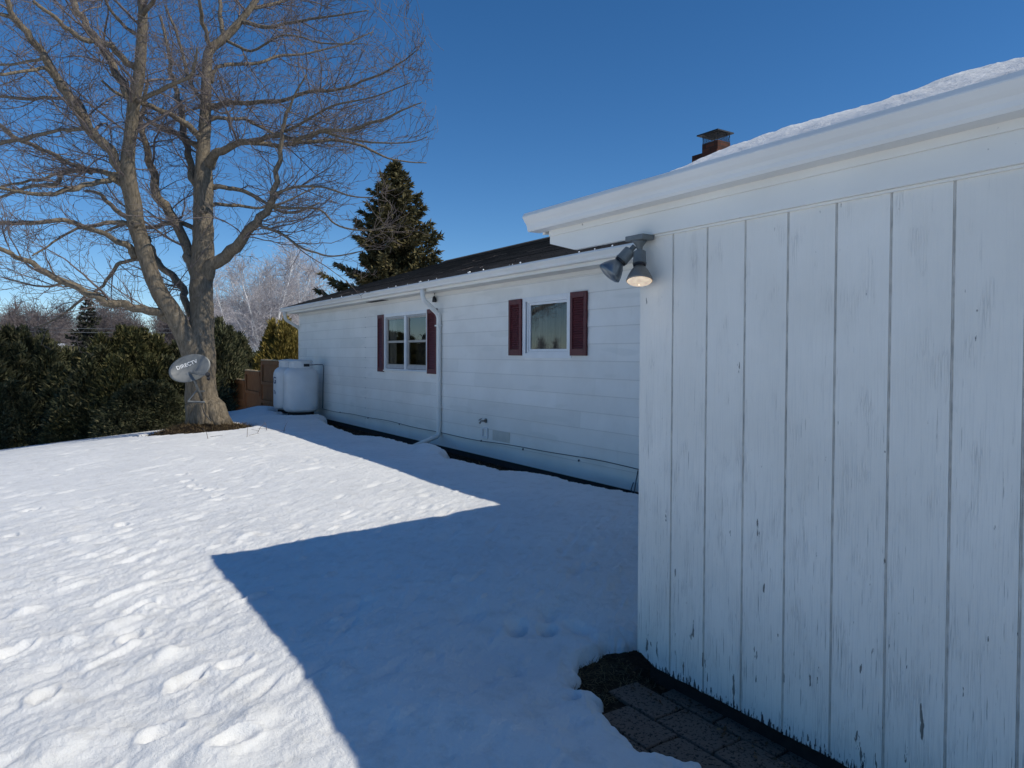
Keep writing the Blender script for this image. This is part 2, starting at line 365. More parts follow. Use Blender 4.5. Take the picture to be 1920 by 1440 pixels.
# ------------------------------------------------------------------ ground
STRIP = [(-12, 4.9), (3.0, 4.9), (5.158, 4.919), (6.02, 4.80), (6.41, 4.87), (6.8, 4.78), (7.03, 4.56), (7.4, 4.60), (7.8, 4.56), (8.3, 4.50), (8.62, 4.595),
         (8.75, 4.74), (9.04, 4.70), (9.25, 4.60), (9.9, 4.69), (10.93, 4.73), (11.37, 4.455), (12.8, 4.57), (14.6, 4.86), (15.2, 5.2), (18, 5.3), (40, 5.3)]
PATIO = [(-12, 1.86), (0.2, 1.92), (1.3, 1.97), (1.772, 2.0), (1.887, 1.975), (1.95, 1.915), (2.128, 1.925), (2.295, 1.985), (2.40, 2.06), (2.444, 2.068), (2.50, 2.03), (2.56, 2.053), (2.66, 2.12), (2.724, 2.2), (2.76, 2.30), (2.78, 2.45)]
def terrain(x, y):
    d = .10*(y-14.3)+.09*(2.5-x)
    d = np.log1p(np.exp(np.clip(d*9, -30, 30)))/9*sstep(4.3, 3.0, x)
    d = np.maximum(d, .115*np.maximum(0, y-17.7)*sstep(3.2, 4.0, x))
    left = np.log1p(np.exp(np.clip((-1.0-x)*3, -30, 30)))/3*.13*sstep(20, 12, y)
    d = np.minimum(d+left, 1.7)
    hump = .02*vnoise(x*.6+9, y*.6)
    low = np.exp(-(np.maximum(0, 1.95-x)/.55)**2)*np.exp(-(np.maximum(0, y-2.7)/.50)**2)*.125
    low = np.maximum(low, .075*sstep(3.1, 1.9, y)*sstep(-9, -3, y))
    return .14-low-d+hump*sstep(60, 30, np.hypot(x, y))
PITS = []
_r2 = np.random.default_rng(21)
for _ in range(430):
    px_, py_ = _r2.uniform(-3.5, 3.2), _r2.uniform(1.2, 14)
    PITS.append((px_, py_, _r2.uniform(.018, .055), _r2.uniform(.05, .16), _r2.uniform(-.025, -.008), R(_r2.normal(37, 10))))
for (a, b, sx_, sy_, dp) in [(2.05, 3.06, .045, .065, -.11), (2.20, 2.99, .040, .050, -.10), (2.36, 2.93, .07, .05, -.05), (2.28, 3.10, .05, .07, -.04), (1.92, 2.42, .035, .045, -.07), (1.74, 2.20, .05, .07, -.03), (1.86, 3.25, .08, .09, -.03), (1.80, 2.72, .05, .06, -.03),
                           (.42, 3.5, .06, .14, .035), (.30, 4.05, .05, .12, .03), (.10, 2.35, .08, .15, .05), (.25, 2.28, .10, .13, .06), (.05, 2.9, .07, .12, .03), (-.35, 2.75, .07, .12, .045), (-.45, 2.5, .06, .12, .03), (.46, 2.55, .09, .16, .04), (.66, 2.75, .06, .12, .03), (-.2, 3.3, .06, .16, .03)]:
    PITS.append((a, b, sx_, sy_, dp, R(37)))
FOOT = [(0.42, 4.25), (0.62, 4.54), (0.26, 3.90), (0.34, 3.83), (-0.12, 3.95), (-0.02, 3.52), (-0.01, 3.33), (0.38, 3.39), (0.69, 3.25), (0.22, 2.98), (0.34, 2.82), (0.49, 3.19), (0.07, 4.28), (-0.25, 6.81), (-0.22, 6.41), (-0.10, 7.38), (0.75, 5.62), (0.71, 5.82), (1.27, 8.65), (1.26, 8.19), (1.25, 7.84), (1.30, 7.64), (1.38, 7.53), (1.36, 7.13), (1.34, 6.95), (0.50, 6.37), (0.68, 6.82), (0.10, 2.96), (0.80, 3.43), (0.55, 2.62), (-0.05, 2.90)]
def bare(x, y):
    """signed distance-like: positive where the ground is bare"""
    j = .05*vnoise(x*9, y*9)+.045*vnoise(x*21, y*21)+.03*vnoise(x*3, y*3)+.02*vnoise(x*47, y*47)
    d1 = x-np.interp(y, [a for a, _ in STRIP], [b for _, b in STRIP])+j
    d2 = np.minimum(x-np.interp(y, [a for a, _ in PATIO], [b for _, b in PATIO]), 2.745-y)+j*1.1
    d3 = np.maximum(.46-np.hypot(x-4.88, y-16.2), .46-np.hypot(x-4.95, y-17.1))+j
    d4 = 1.02-np.hypot((x-2.42)/1.0, (y-14.6)/1.0)+j*2                # round the tree foot
    return np.maximum.reduce([d1, d2, d3, d4])
def snow_h(x, y):
    h = terrain(x, y); r = np.hypot(x, y)
    a = R(33)+.10*np.clip(vnoise(x*.35+2, y*.35), -1, 1); u = x*np.cos(a)+y*np.sin(a); v = -x*np.sin(a)+y*np.cos(a)
    u2 = u+.10*vnoise(x*1.7, y*1.7); v2 = v+.10*vnoise(x*1.3+5, y*1.3)
    near = sstep(30, 8, r)
    amp = .55+1.1*np.clip(vnoise(x*.45+3, y*.45)+.45, 0, 1)
    rp = 1-np.abs(vnoise(u2/.34, v2/.075))*2.6
    rp2 = 1-np.abs(vnoise(u2/.16+7, v2/.042))*2.4
    far_ = sstep(9, 3.5, r)*.55+.45; lit = sstep(5.2, 3.6, x)
    h = h+near*amp*lit*(.0042*rp*sstep(2, 7, r)+.0020*rp+.0026*rp2+.010*vnoise(x*5.5, y*5.5)*sstep(7, 3, r)+.007*vnoise(x*12+y*4, y*15)+.006*vnoise(u2/.42, v2/.15+3)+.011*vnoise(x*2.2, y*2.2)+.0055*vnoise(u*19, v*34)+.0034*vnoise(x*60, y*60)+.0020*vnoise(x*130, y*130)+.11*np.maximum(0, vnoise(u2/.21+11, v2/.085)-.33))*far_
    lum = sstep(5.0, 2.2, r)*sstep(1.1, .1, x)
    h = h+lum*(.038*np.maximum(0, vnoise(u2/.26, v2/.12))+.02*vnoise(x*3.3+1, y*3.3)+.010*vnoise(x*9, y*9)+.006*vnoise(x*24, y*24))
    for cx_, cy_, sa, sb, dp, an in PITS:
        m_ = (np.abs(x-cx_) < .45) & (np.abs(y-cy_) < .45)
        if not m_.any(): continue
        dx = x[m_]-cx_; dy = y[m_]-cy_; uu = dx*math.cos(an)+dy*math.sin(an); vv = -dx*math.sin(an)+dy*math.cos(an)
        h[m_] += .75*dp*np.exp(-((uu/sb)**2+(vv/sa)**2)**1.3)
    for i_, (cx_, cy_) in enumerate(FOOT):      # footprints and broken crust
        m_ = (np.abs(x-cx_) < .4) & (np.abs(y-cy_) < .4)
        if not m_.any(): continue
        big = cy_ < 4
        if i_ in (1, 5, 9, 13, 27, 30, 17, 2, 7, 12, 26, 28): continue
        an = R(40+25*math.sin(i_*2.3)); dx = x[m_]-cx_; dy = y[m_]-cy_; dx = dx+.03*vnoise(x[m_]*14, y[m_]*14); dy = dy+.03*vnoise(x[m_]*13+4, y[m_]*15)
        uu = dx*math.cos(an)+dy*math.sin(an); vv = -dx*math.sin(an)+dy*math.cos(an)
        q_ = np.sqrt((uu/(.085 if big else .075)*(.8+.4*math.sin(i_*1.7)**2))**2+(vv/(.042 if big else .045))**2); dp = .024 if big else .022
        h[m_] += -dp*(1-sstep(.55, 1.05, q_))+.35*dp*np.exp(-((q_-1.25)/.22)**2)
    # meltwater mounds beside the downspout mouth and below the fence
    h = h+.10*np.exp(-(((x-4.50)/.22)**2+((y-9.0)/.30)**2))
    h = h+.10*np.exp(-(((x-4.45)/.38)**2+((y-18.1)/.8)**2))
    b = bare(x, y)
    ground = np.where((y < 3.2) & (x < 3.2), -.10, terrain(x, y)-.24)
    k = np.clip(-b/.10, 0, 1)**.30
    return np.where(b > 0, ground-.12-np.clip(b, 0, .3)*.3, ground+(h-ground)*np.maximum(k, .0)-.02*(k < .02))
th = np.concatenate([np.arange(-180, -12, 3.0), np.arange(-12, -5, .4), np.arange(-5, 57, .078), np.arange(57, 80, .3), np.arange(80, 180, 3.0)])
th = np.radians(th); rr = np.concatenate([[0.02, .3, .6], np.geomspace(.9, 26, 940), np.geomspace(27, 1500, 60)])
T_, R_ = np.meshgrid(th, rr); X_ = R_*np.sin(T_); Y_ = R_*np.cos(T_)
Z_ = snow_h(X_.ravel(), Y_.ravel()).reshape(X_.shape)
Z_ = np.where(R_ > 60, Z_-0.0, Z_)
nr, nth = X_.shape; idx = np.arange(nr*nth).reshape(nr, nth); nx_ = np.roll(idx, -1, axis=1)
F = np.stack([idx[:-1], idx[1:], nx_[1:], nx_[:-1]], -1).reshape(-1, 4)
o = put('snow_ground', np.stack([X_, Y_, Z_], -1).reshape(-1, 3), F, M['snow'], smooth=True); tag(o, kind='structure')
def grid(name, x0, x1, y0, y1, st, zf, mat, kind='structure'):
    xs = np.arange(x0, x1+st/2, st); ys = np.arange(y0, y1+st/2, st); X, Y = np.meshgrid(xs, ys)
    Z = zf(X, Y); i = np.arange(X.size).reshape(X.shape)
    Fq = np.stack([i[:-1, :-1], i[:-1, 1:], i[1:, 1:], i[1:, :-1]], -1).reshape(-1, 4)
    return tag(put(name, np.stack([X, Y, Z], -1).reshape(-1, 3), Fq, mat, smooth=True), kind=kind)
soilz = lambda X, Y: terrain(X, Y)-.14-.095+.012*vnoise(X*11, Y*11)+.012*vnoise(X*27, Y*27)
grid('soil', 4.2, 6.2, -1, 19, .04, soilz, M['soil'])
grid('patio_soil', 1.3, 3.2, -3, 3.1, .03, lambda X, Y: -.098+.006*vnoise(X*14, Y*14)+.030*sstep(2.45, 2.65, Y)+.02*vnoise(X*8, Y*8)*sstep(2.5, 2.6, Y)+.012*sstep(2.3, 2.42, X)*vnoise(X*30, Y*30), M['soil'])
grid('tree_foot_earth', 1.2, 3.9, 13.5, 16.2, .05, lambda X, Y: terrain(X, Y)-.14+.32*np.exp(-(((X-2.5)/.95)**2+((Y-14.7)/.95)**2))-.03+.03*vnoise(X*9, Y*9), M['soil'])
# straw, needles and dead grass on bare ground
def blades(name, pts, L, wd, mat, lean=0.9, parent=None, kind='stuff'):
    n = len(pts); P = np.array(pts); a = rng.uniform(0, 2*math.pi, n); Ls = L*rng.uniform(.5, 1.4, n)
    el = rng.uniform(0.02, 1.0, n)**lean*1.1; d = np.stack([np.cos(a)*np.cos(el), np.sin(a)*np.cos(el), np.sin(el)], 1)
    s = np.stack([-np.sin(a), np.cos(a), 0*a], 1)*wd/2
    V = np.stack([P-s, P+s, P+d*Ls[:, None]+s*.3, P+d*Ls[:, None]-s*.3], 1).reshape(-1, 3)
    return tag(put(name, V, np.arange(4*n).reshape(n, 4), mat, parent), kind=kind)
n = 2600; gx = rng.uniform(1.72, 2.44, n); gy = rng.uniform(2.15, 2.80, n)
k = (bare(gx, gy) > -.01) & ((gy > 2.42) | (rng.random(n) < .12)); gx, gy = gx[k], gy[k]
g0 = np.stack([gx, gy, -.092+.030*sstep(2.45, 2.65, gy)], 1)
n = 5200; hx = rng.uniform(4.35, 5.42, n); hy = rng.uniform(4.8, 16, n); k = bare(hx, hy) > 0; hx, hy = hx[k], hy[k]
g1 = np.stack([hx, hy, soilz(hx, hy)+.004], 1)
n = 1500; lx = rng.uniform(4.3, 5.42, n); ly = rng.uniform(4.6, 16, n); k = bare(lx, ly) > .01; lx, ly = lx[k], ly[k]; n = len(lx)
a_ = rng.uniform(0, 6.28, n); tl = rng.normal(0, .35, (n, 2)); sz_ = rng.uniform(.010, .028, n); e1 = np.stack([np.cos(a_), np.sin(a_), tl[:, 0]], 1)*sz_[:, None]; e2 = np.stack([-np.sin(a_), np.cos(a_), tl[:, 1]], 1)*sz_[:, None]*.6
n2 = 260; lx2 = rng.uniform(2.30, 2.46, n2); ly2 = rng.uniform(.2, 2.7, n2); c_ = np.stack([lx, ly, soilz(lx, ly)+.012], 1); c2_ = np.stack([lx2, ly2, np.full(n2, -.066)+.022*sstep(2.45, 2.65, ly2)], 1); j_ = rng.integers(0, n, n2); c_ = np.concatenate([c_, c2_]); e1 = np.concatenate([e1, e1[j_]*.55]); e2 = np.concatenate([e2, e2[j_]*.55]); n = len(c_); tag(put('leaf_litter', np.stack([c_-e1, c_-e2, c_+e1, c_+e2], 1).reshape(-1, 3), np.arange(4*n).reshape(n, 4), M['leaf']), kind='stuff')
n = 700; hx = rng.normal(5.12, .13, n); hy = rng.normal(8.45, .35, n); hx = np.minimum(hx, 5.4); k = bare(hx, hy) > 0
g2 = np.stack([hx[k], hy[k], soilz(hx[k], hy[k])+.005], 1)
blades('dead_grass', np.concatenate([g0, g1[:2600], g2, g2+.001]), .035, .0035, M['straw'], 3.2)
n = 5000; a = rng.uniform(0, 2*math.pi, n); q = rng.uniform(.25, 1.02, n); hx = 2.45+np.cos(a)*q; hy = 14.65+np.sin(a)*q
g3 = np.stack([hx, hy, terrain(hx, hy)-.14+.32*np.exp(-(((hx-2.5)/.95)**2+((hy-14.7)/.95)**2))-.03], 1)
blades('fallen_needles', g3, .07, .008, M['straw'], 1.8)

# pavers: rows run along the wing wall
mb_i = 0
row0 = 2.583
proto_pavers = []
def paver(x0, x1, y0, y1, dz):
    e = .008; b = MB(); ns = 5
    jit = lambda s: rng.uniform(-s, s)
    # softly chipped outline
    top = []; 
    for (ax, ay, bx, by) in ((x0, y0, x1, y0), (x1, y0, x1, y1), (x1, y1, x0, y1), (x0, y1, x0, y0)):
        for i in range(ns):
            t = i/ns; top.append((ax+(bx-ax)*t+jit(.0022), ay+(by-ay)*t+jit(.0022)))
    n = len(top); c = ((x0+x1)/2, (y0+y1)/2)
    sh = lambda p, k, z: (c[0]+(p[0]-c[0])*k, c[1]+(p[1]-c[1])*k, z)
    zt = -.078+dz
    b.v = [sh(p, .965, zt) for p in top]+[sh(p, .992, zt-.005) for p in top]+[sh(p, 1, zt-.05) for p in top]
    b.f = [tuple(range(n))]+[(i, (i+1) % n, n+(i+1) % n, n+i)[::-1] for i in range(n)]+[(n+i, n+(i+1) % n, 2*n+(i+1) % n, 2*n+i)[::-1] for i in range(n)]
    return b
PW, PL = .193, .314
first = True; count = 0
for ri in range(5):
    x1 = row0-ri*PW; x0 = x1-PW
    offs = [.155, 0.0, .150, .02, .14][ri]
    n_in = 0
    for ci in range(12):
        y1 = 2.514-offs-ci*PL+.0; y0 = y1-PL
        if y1 < -.9: continue
        if bare(np.array([(x0+x1)/2]), np.array([(y0+y1)/2]))[0] < -.16: continue
        dz = rng.uniform(-.004, .004)
        o = paver(x0+.006, min(x1-.006, 2.50), y0+.006, y1-.006, dz).build('paver', M['paver'])
        n_in += 1
        ordn = ['first', 'second', 'third', 'fourth', 'fifth', 'sixth', 'seventh', 'eighth', 'ninth', 'tenth', 'eleventh', 'twelfth', 'thirteenth'][n_in-1]
        rown = ['in the row touching the wall', 'in the second row from the wall', 'in the third row from the wall', 'in the fourth row from the wall', 'in the outermost row'][ri]
        tag(o, f'dark mottled paver, {ordn} from the grassy corner {rown}', 'paver', 'patio pavers along the white wing wall')

# ------------------------------------------------------------------ side wing (near wall)
WX = 2.443; YC = 2.545; GY0 = 2.347; GS = 0.2032; YEND = -7.5
wing = thing('side_wing', 'white vertical-board house wing in the foreground with snow on its eave', 'building', (WX, YC, 0))
# grooved boards
b = MB(); z0, z1 = -0.005, 2.10
edges = [YC]+[GY0-i*GS for i in range(0, 49)]
top_y = YC
zb0 = lambda y: -.005+.045*max(0, 1-(YC-y)/.14)**2
ys = [YC]
V = []; Fs = []
def strip(y_hi, y_lo, x):   # front face strip subdivided for a slightly wavy foot
    n0 = len(V); m_ = 6
    for i in range(m_+1):
        y = y_hi+(y_lo-y_hi)*i/m_; V.append((x, y, zb0(y)+rng.uniform(-.004, .004))); V.append((x, y, z1))
    for i in range(m_): Fs.append((n0+2*i, n0+2*i+1, n0+2*i+3, n0+2*i+2))
GV = MB()
for i in range(len(edges)-1):
    hi, lo = edges[i], edges[i+1]
    hi_ = hi if i == 0 else hi-.005; lo_ = lo+.005
    strip(hi_, lo_, WX)
    GV.box(WX+.0045, WX+.009, lo-.0055, lo+.0055, 0.0, 2.10)
    GV.box(WX+.0018, WX+.0050, lo+.0004, lo+.0026, 0.0, 2.10)
    for yy in (hi_, lo_):
        n0 = len(V); V += [(WX, yy, zb0(yy)), (WX, yy, z1), (WX+.02, yy, z1), (WX+.02, yy, zb0(yy))]; Fs.append((n0, n0+1, n0+2, n0+3))
    n0 = len(V); V += [(WX, hi_, zb0(hi_)), (WX, lo_, zb0(lo_)), (WX+.02, lo_, zb0(lo_)), (WX+.02, hi_, zb0(hi_))]; Fs.append((n0, n0+1, n0+2, n0+3))
put('board_siding', V, Fs, M['boards'], wing)
GV.build('board_grooves', M['groove'], wing)
b = MB(); b.box(WX+.0201, 5.40, YEND, YC-.0, 0.02, 2.2); b.build('wall_core', M['boards'], wing)
MB().box(WX+.03, 5.40, YEND, YC-.04, -.25, .0195).build('foundation', simple('dark_concrete', (.022, .017, .013), .95, .5, 20), wing)
# frieze board with clipped return end
YB = 3.278
b = MB(); pf = [(YEND, 2.072), (3.055, 2.072), (YB, 2.132), (YB, 2.290), (YEND, 2.290)]
n = len(pf); vs = [(2.418, y, z) for y, z in pf]+[(2.4425, y, z) for y, z in pf]
b.add(vs, [tuple(range(n)), tuple(range(n, 2*n))[::-1]]+[(i, n+i, n+(i+1) % n, (i+1) % n) for i in range(n)])
b.build('frieze_board', M['trim'], wing, bevel=.002)
MB().box(2.432, 2.4428, YEND, YC-.02, 2.062, 2.0715).build('bead_trim', M['trim'], wing)
MB().box(2.408, 2.4178, YEND, YB-.003, 2.172, 2.30).build('fascia', M['trim'], wing, bevel=.003)
# gutter
def gutter(parent, xf, zt, y0, y1, ends=(True, True), name='gutter', depth=.118, hgt=.098, sc=1):
    L = [(xf, zt), (xf, zt-hgt), (xf-.078, zt-hgt), (xf-.084, zt-hgt+.010), (xf-.086, zt-hgt+.026), (xf-.092, zt-hgt+.040), (xf-.104, zt-hgt+.054),
         (xf-.113, zt-hgt+.068), (xf-depth, zt-.022), (xf-depth+.0005, zt-.018), (xf-depth+.009, zt-.001), (xf-depth+.018, zt), (xf-depth+.018, zt-.008)]
    b = MB(); b.sheet_y(L, .0018, y0, y1)
    g_ = b.build(name, M['alu'], parent)
    for yy, on in ((y0, ends[0]), (y1, ends[1])):
        if on:
            prof = [(x, z) for x, z in L[:11]]
            MB().prism_y(prof, yy-.0012, yy+.0012).build('end_cap', M['alu'], g_)
    return g_
g_near = gutter(wing, 2.4075, 2.303, YEND, 3.366, (False, True))
# roof plane 2 in 12 and its deck edge
sl = 1.8/12
b = MB(); xr = 6.05
b.prism_y([(2.36, 2.305), (2.36, 2.318), (xr, 2.318+(xr-2.36)*sl), (xr, 2.28+(xr-2.36)*sl), (2.41, 2.302)], YEND, 3.34); b.build('roof', M['shingle'], wing)
b = MB(); b.prism_y([(2.412, 2.19), (2.412, 2.296), (5.6, 2.27+3.24*sl), (5.6, 2.12+3.2*sl)], 3.315, 3.338); b.build('rake_board', M['trim'], wing)
MB().prism_y([(2.446, 2.19), (2.446, 2.26), (5.38, 2.24+2.95*sl), (5.38, 2.19)], YC, YC+.02).build('gable_boards', M['boards'], wing)
MB().box(2.446, 5.39, YC+.0005, YC+.022, .03, 2.19).build('end_boards', M['boards'], wing)
# roof snow
ysn = np.concatenate([np.arange(-7.4, .5, .04), np.arange(.5, 2.47, .010), [2.47]]); xsn = np.concatenate([np.arange(0, .5, .010), np.arange(.5, 3.3, .12)])
Ys, Xs = np.meshgrid(ysn, xsn)
taper = sstep(2.47, 1.95, Ys)**.45
hgt = (.045+.070*taper+.045*vnoise(Ys*2.1+4, Xs*1.5)+.020*vnoise(Ys*5, Xs*4))*np.clip(taper*1.1, .0, 1)
prof = np.clip(Xs/.34, 0, 1)**.80
zz = 2.3065+Xs*sl+hgt*prof+np.minimum(1, Xs/.03)*(.010*vnoise(Ys*14, Xs*14)*taper+.005*vnoise(Ys*40, Xs*40)+.004*vnoise(Ys*90, Xs*90))
xx = 2.312+Xs+0*Ys
i = np.arange(Xs.size).reshape(Xs.shape)
Fq = np.stack([i[:-1, :-1], i[1:, :-1], i[1:, 1:], i[:-1, 1:]], -1).reshape(-1, 4)
o = put('roof_snow', np.stack([xx, Ys, zz], -1).reshape(-1, 3), Fq, M['snow'], smooth=True)
tag(o, 'thick crusted snow lying on the wing roof above the gutter', 'snow', kind='stuff')

# ------------------------------------------------------------------ main house
HX = 5.42; HY1 = 17.98; HY0 = -7.5
house = thing('ranch_house', 'long low white house with dark shingle roof and maroon shutters', 'house', (HX, HY1, 0))
EXP = .2032
def hole_list(): return [(6.915, 7.885, 1.50, 2.225), (10.80, 12.55, 1.20, 2.215)]
_rs = np.random.default_rng(3)
b = MB()
zs = [0.0+i*EXP for i in range(12)]+[2.50]
for i in range(len(zs)-1):
    a, c = zs[i], zs[i+1]; t = .011
    c2 = c+.015 if i < len(zs)-2 else c; lap = [(HX-.0135, a), (HX-.0015, c2), (HX+.006, c2), (HX-.0062, a)]
    segs = [(2.3, HY1)]
    for (h0, h1, q0, q1) in hole_list():
        if c > q0+.002 and a < q1-.002:
            ns = []
            for s0, s1 in segs:
                if h0 > s0 and h1 < s1: ns += [(s0, h0), (h1, s1)]
                else: ns.append((s0, s1))
            segs = ns
    for (h0, h1, q0, q1) in hole_list():
        if not (c > q0+.002 and a < q1-.002): continue
        if a < q0-.01: b.prism_y([(HX-.0135, a), (HX-.010, q0), (HX+.004, q0), (HX-.0062, a)], h0, h1)
        if c > q1+.01: b.prism_y([(HX-.010, q1), (HX-.0015, c2), (HX+.006, c2), (HX+.000, q1)], h0, h1)
    for s0, s1 in segs:
        # butt joints between boards
        cuts = [s0, s1]+[y for y in [13.57]+list(np.cumsum(_rs.uniform(1.0, 3.4, 12))+2.2) if s0+.25 < y < s1-.25 and (abs(y-13.57) > .4 or y == 13.57)]
        cuts = sorted(cuts)
        for k_ in range(len(cuts)-1):
            b.prism_y(lap, cuts[k_]+(.0008 if k_ else 0), cuts[k_+1]-(.0008 if k_ < len(cuts)-2 else 0))
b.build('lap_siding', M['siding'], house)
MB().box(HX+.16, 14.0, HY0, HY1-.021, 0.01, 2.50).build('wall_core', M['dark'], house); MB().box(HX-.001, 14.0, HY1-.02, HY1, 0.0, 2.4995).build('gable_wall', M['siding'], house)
MB().box(HX+.03, 13.9, HY0, HY1-.03, -.30, -.0005).build('foundation', simple('foundation_grey', (.05, .048, .045), .9), house)
MB().box(HX-.016, HX+.004, HY1-.045, HY1+.004, 0.01, 2.49).build('corner_trim', M['trim'], house)
# bare boards at course seam + stained marks on joints
jc = simple('grey_joint_clip', (.30, .33, .36), .6)
for i in range(1, 12): MB().box(HX-.016, HX-.002, 13.562, 13.578, i*EXP-.006, i*EXP+.010).build('joint_clip', jc, house)
# soffit, frieze, fascia, gutter
FX = 5.14; ZT = 2.640
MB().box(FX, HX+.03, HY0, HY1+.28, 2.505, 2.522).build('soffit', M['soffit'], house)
MB().box(HX-.030, HX-.0125, 2.3, HY1, 2.455, 2.5045).build('frieze_trim', M['trim'], house)
MB().box(FX-.020, FX-.0005, HY0, HY1+.28, 2.500, 2.652).build('fascia', M['trim'], house)
gutter(house, FX-.0205, ZT, HY0, HY1+.30)
# gutter hangers / seams
b = MB()
for y in (4.7, 6.3, 8.2): b.box(FX-.143, FX-.135, y, y+.03, ZT-.10, ZT+.001)
# vent slot in soffit
MB().box(FX+.10, FX+.22, 12.3, 13.1, 2.4985, 2.5045).build('soffit_vent', M['dark'], house)
# roof with real courses
XR, ZR = 9.753, 4.19; pitch = (ZR-(ZT+.012))/(XR-(FX-.07)); x_e = FX-.07; z_e = ZT+.012
L_ = math.hypot(XR-x_e, ZR-z_e); nx = int(L_/.135)
pr_ = []
for i in range(nx+1):
    s0 = i*.135; s1 = min((i+1)*.135, L_)
    if s1 <= s0: break
    ca, sa = (XR-x_e)/L_, (ZR-z_e)/L_
    pr_ += [(x_e+ca*s0-sa*.011, z_e+sa*s0+ca*.011), (x_e+ca*s1-sa*.002, z_e+sa*s1+ca*.002)]
prof = pr_+[(XR, ZR+.0), (XR, ZR-.03), (x_e+.01, z_e-.03)]
b = MB(); b.prism_y(prof, HY0, HY1+.30)
roof = b.build('roof', M['shingle'], house)
b = MB(); b.prism_y([(XR, ZR), (XR+4.75, ZR-4.75*pitch), (XR+4.75, ZR-4.75*pitch-.03), (XR, ZR-.03)], HY0, HY1+.30); b.build('back_roof', M['shingle'], house)
b = MB(); b.prism_y([(XR-.16, ZR-.16*pitch+.012), (XR, ZR+.03), (XR+.16, ZR-.16*pitch+.012), (XR, ZR+.012)], HY0, HY1+.31); b.build('ridge_cap', M['shingle'], roof)
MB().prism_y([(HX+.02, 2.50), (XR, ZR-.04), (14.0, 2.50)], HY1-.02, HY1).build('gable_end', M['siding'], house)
MB().prism_y([(FX-.02, 2.56), (XR, ZR-.14), (XR+4.7, 2.56), (XR+4.7, 2.65), (XR, ZR-.032), (FX-.02, 2.655)], HY1+.262, HY1+.278).build('rake_board', M['trim'], house)
# twigs fallen on the roof
b = MB()
for k_ in range(16):
    y = rng.uniform(8.0, 15.5); s_ = rng.uniform(.3, 2.4); a = rng.uniform(0, 6.28); Lb = rng.uniform(.15, .5); P = []
    for j in range(5):
        t = j/4*Lb; sx_ = s_+t*math.cos(a+j*.12); yy = y+t*math.sin(a+j*.12); sx_ = max(.05, sx_)
        P.append((x_e+ca*sx_-sa*.02, yy, z_e+sa*sx_+ca*.02))
    b.tube(P, np.linspace(.003, .0015, 5), 4)
tag(b.build('fallen_twigs', M['twig']), 'thin bare twigs scattered on the dark shingle roof', 'twigs', kind='stuff')
# beads of ice along the gutter lip
b = MB()
for y in list(rng.uniform(5.6, 11.5, 15))+list(rng.uniform(11.5, 17, 5)):
    r_ = rng.uniform(.007, .013); b.lathe([(r_*.3, -r_), (r_, 0), (r_*.8, r_*.6), (r_*.2, r_)], (FX-.085+rng.uniform(-.01, .02), y, ZT+.020), 6)
tag(b.build('ice_beads', M['ice'], smooth=True), 'small bright beads of ice along the far gutter lip', 'ice', kind='stuff')

# windows
def shutter(y0, y1, z0, z1):
    x = HX-.012; b = MB(); fw = .048
    b.box(x-.030, x, y0, y0+fw, z0, z1); b.box(x-.030, x, y1-fw, y1, z0, z1)
    b.box(x-.030, x, y0+fw+.0005, y1-fw-.0005, z0, z0+.085); b.box(x-.030, x, y0+fw+.0005, y1-fw-.0005, z1-.07, z1)
    s_ = b.build('shutter', M['maroon'], house, bevel=.003)
    b = MB(); zz_ = z0+.09
    while zz_ < z1-.075:
        b.add([(x-.006, y0+fw+.001, zz_), (x-.006, y1-fw-.001, zz_), (x-.024, y1-fw-.001, zz_+.006), (x-.024, y0+fw+.001, zz_+.006),
               (x-.006, y0+fw+.001, zz_+.024), (x-.006, y1-fw-.001, zz_+.024), (x-.014, y1-fw-.001, zz_+.026), (x-.014, y0+fw+.001, zz_+.026)],
              [(0, 1, 2, 3), (4, 7, 6, 5), (3, 2, 6, 7), (0, 4, 5, 1), (0, 3, 7, 4), (1, 5, 6, 2)]); zz_ += .029
    b.box(x-.004, x-.001, y0+fw, y1-fw, z0+.08, z1-.07)
    b.build('louvres', M['maroon'], s_)
    return s_
for a in ((6.563, 6.872, 1.488, 2.262), (7.940, 8.250, 1.485, 2.250), (10.425, 10.760, 1.170, 2.250), (12.612, 12.886, 1.160, 2.246)): shutter(*a)
def ring(b, x0, x1, y0, y1, z0, z1, w_, wt=None, wb=None):
    wt = w_ if wt is None else wt; wb = w_ if wb is None else wb
    b.box(x0, x1, y0, y0+w_, z0, z1); b.box(x0, x1, y1-w_, y1, z0, z1)
    b.box(x0, x1, y0+w_+.0004, y1-w_-.0004, z0, z0+wb); b.box(x0, x1, y0+w_+.0004, y1-w_-.0004, z1-wt, z1)
# window near the wing: one sash
win = MB(); ring(win, HX-.020, HX+.018, 6.872, 7.936, 1.454, 2.262, .072, .054, .062); w2 = win.build('window', M['vinyl'], house, bevel=.002)
b = MB(); ring(b, HX-.012, HX+.03, 6.930, 7.832, 1.515, 2.211, .026); b.build('window_frame', M['vinyl'], w2, bevel=.003)
b = MB(); ring(b, HX+.000, HX+.035, 6.957, 7.805, 1.542, 2.184, .030); b.build('sash', M['vinyl'], w2, bevel=.003)
put('pane', [(HX+.012, 6.986, 1.571), (HX+.012, 7.776, 1.571), (HX+.012, 7.776, 2.155), (HX+.012, 6.986, 2.155)], [(0, 3, 2, 1)], M['glass'], w2)
cv = []
for i_ in range(61):
    y_ = 6.99+.83*i_/60; x_ = HX+.050+.013*math.sin(i_*.95)+.008*math.sin(i_*.37)
    cv += [(x_, y_, 1.52), (x_, y_, 2.20)]
put('curtain', cv, [(2*i_, 2*i_+2, 2*i_+3, 2*i_+1) for i_ in range(60)], M['curtain'], w2, smooth=True)
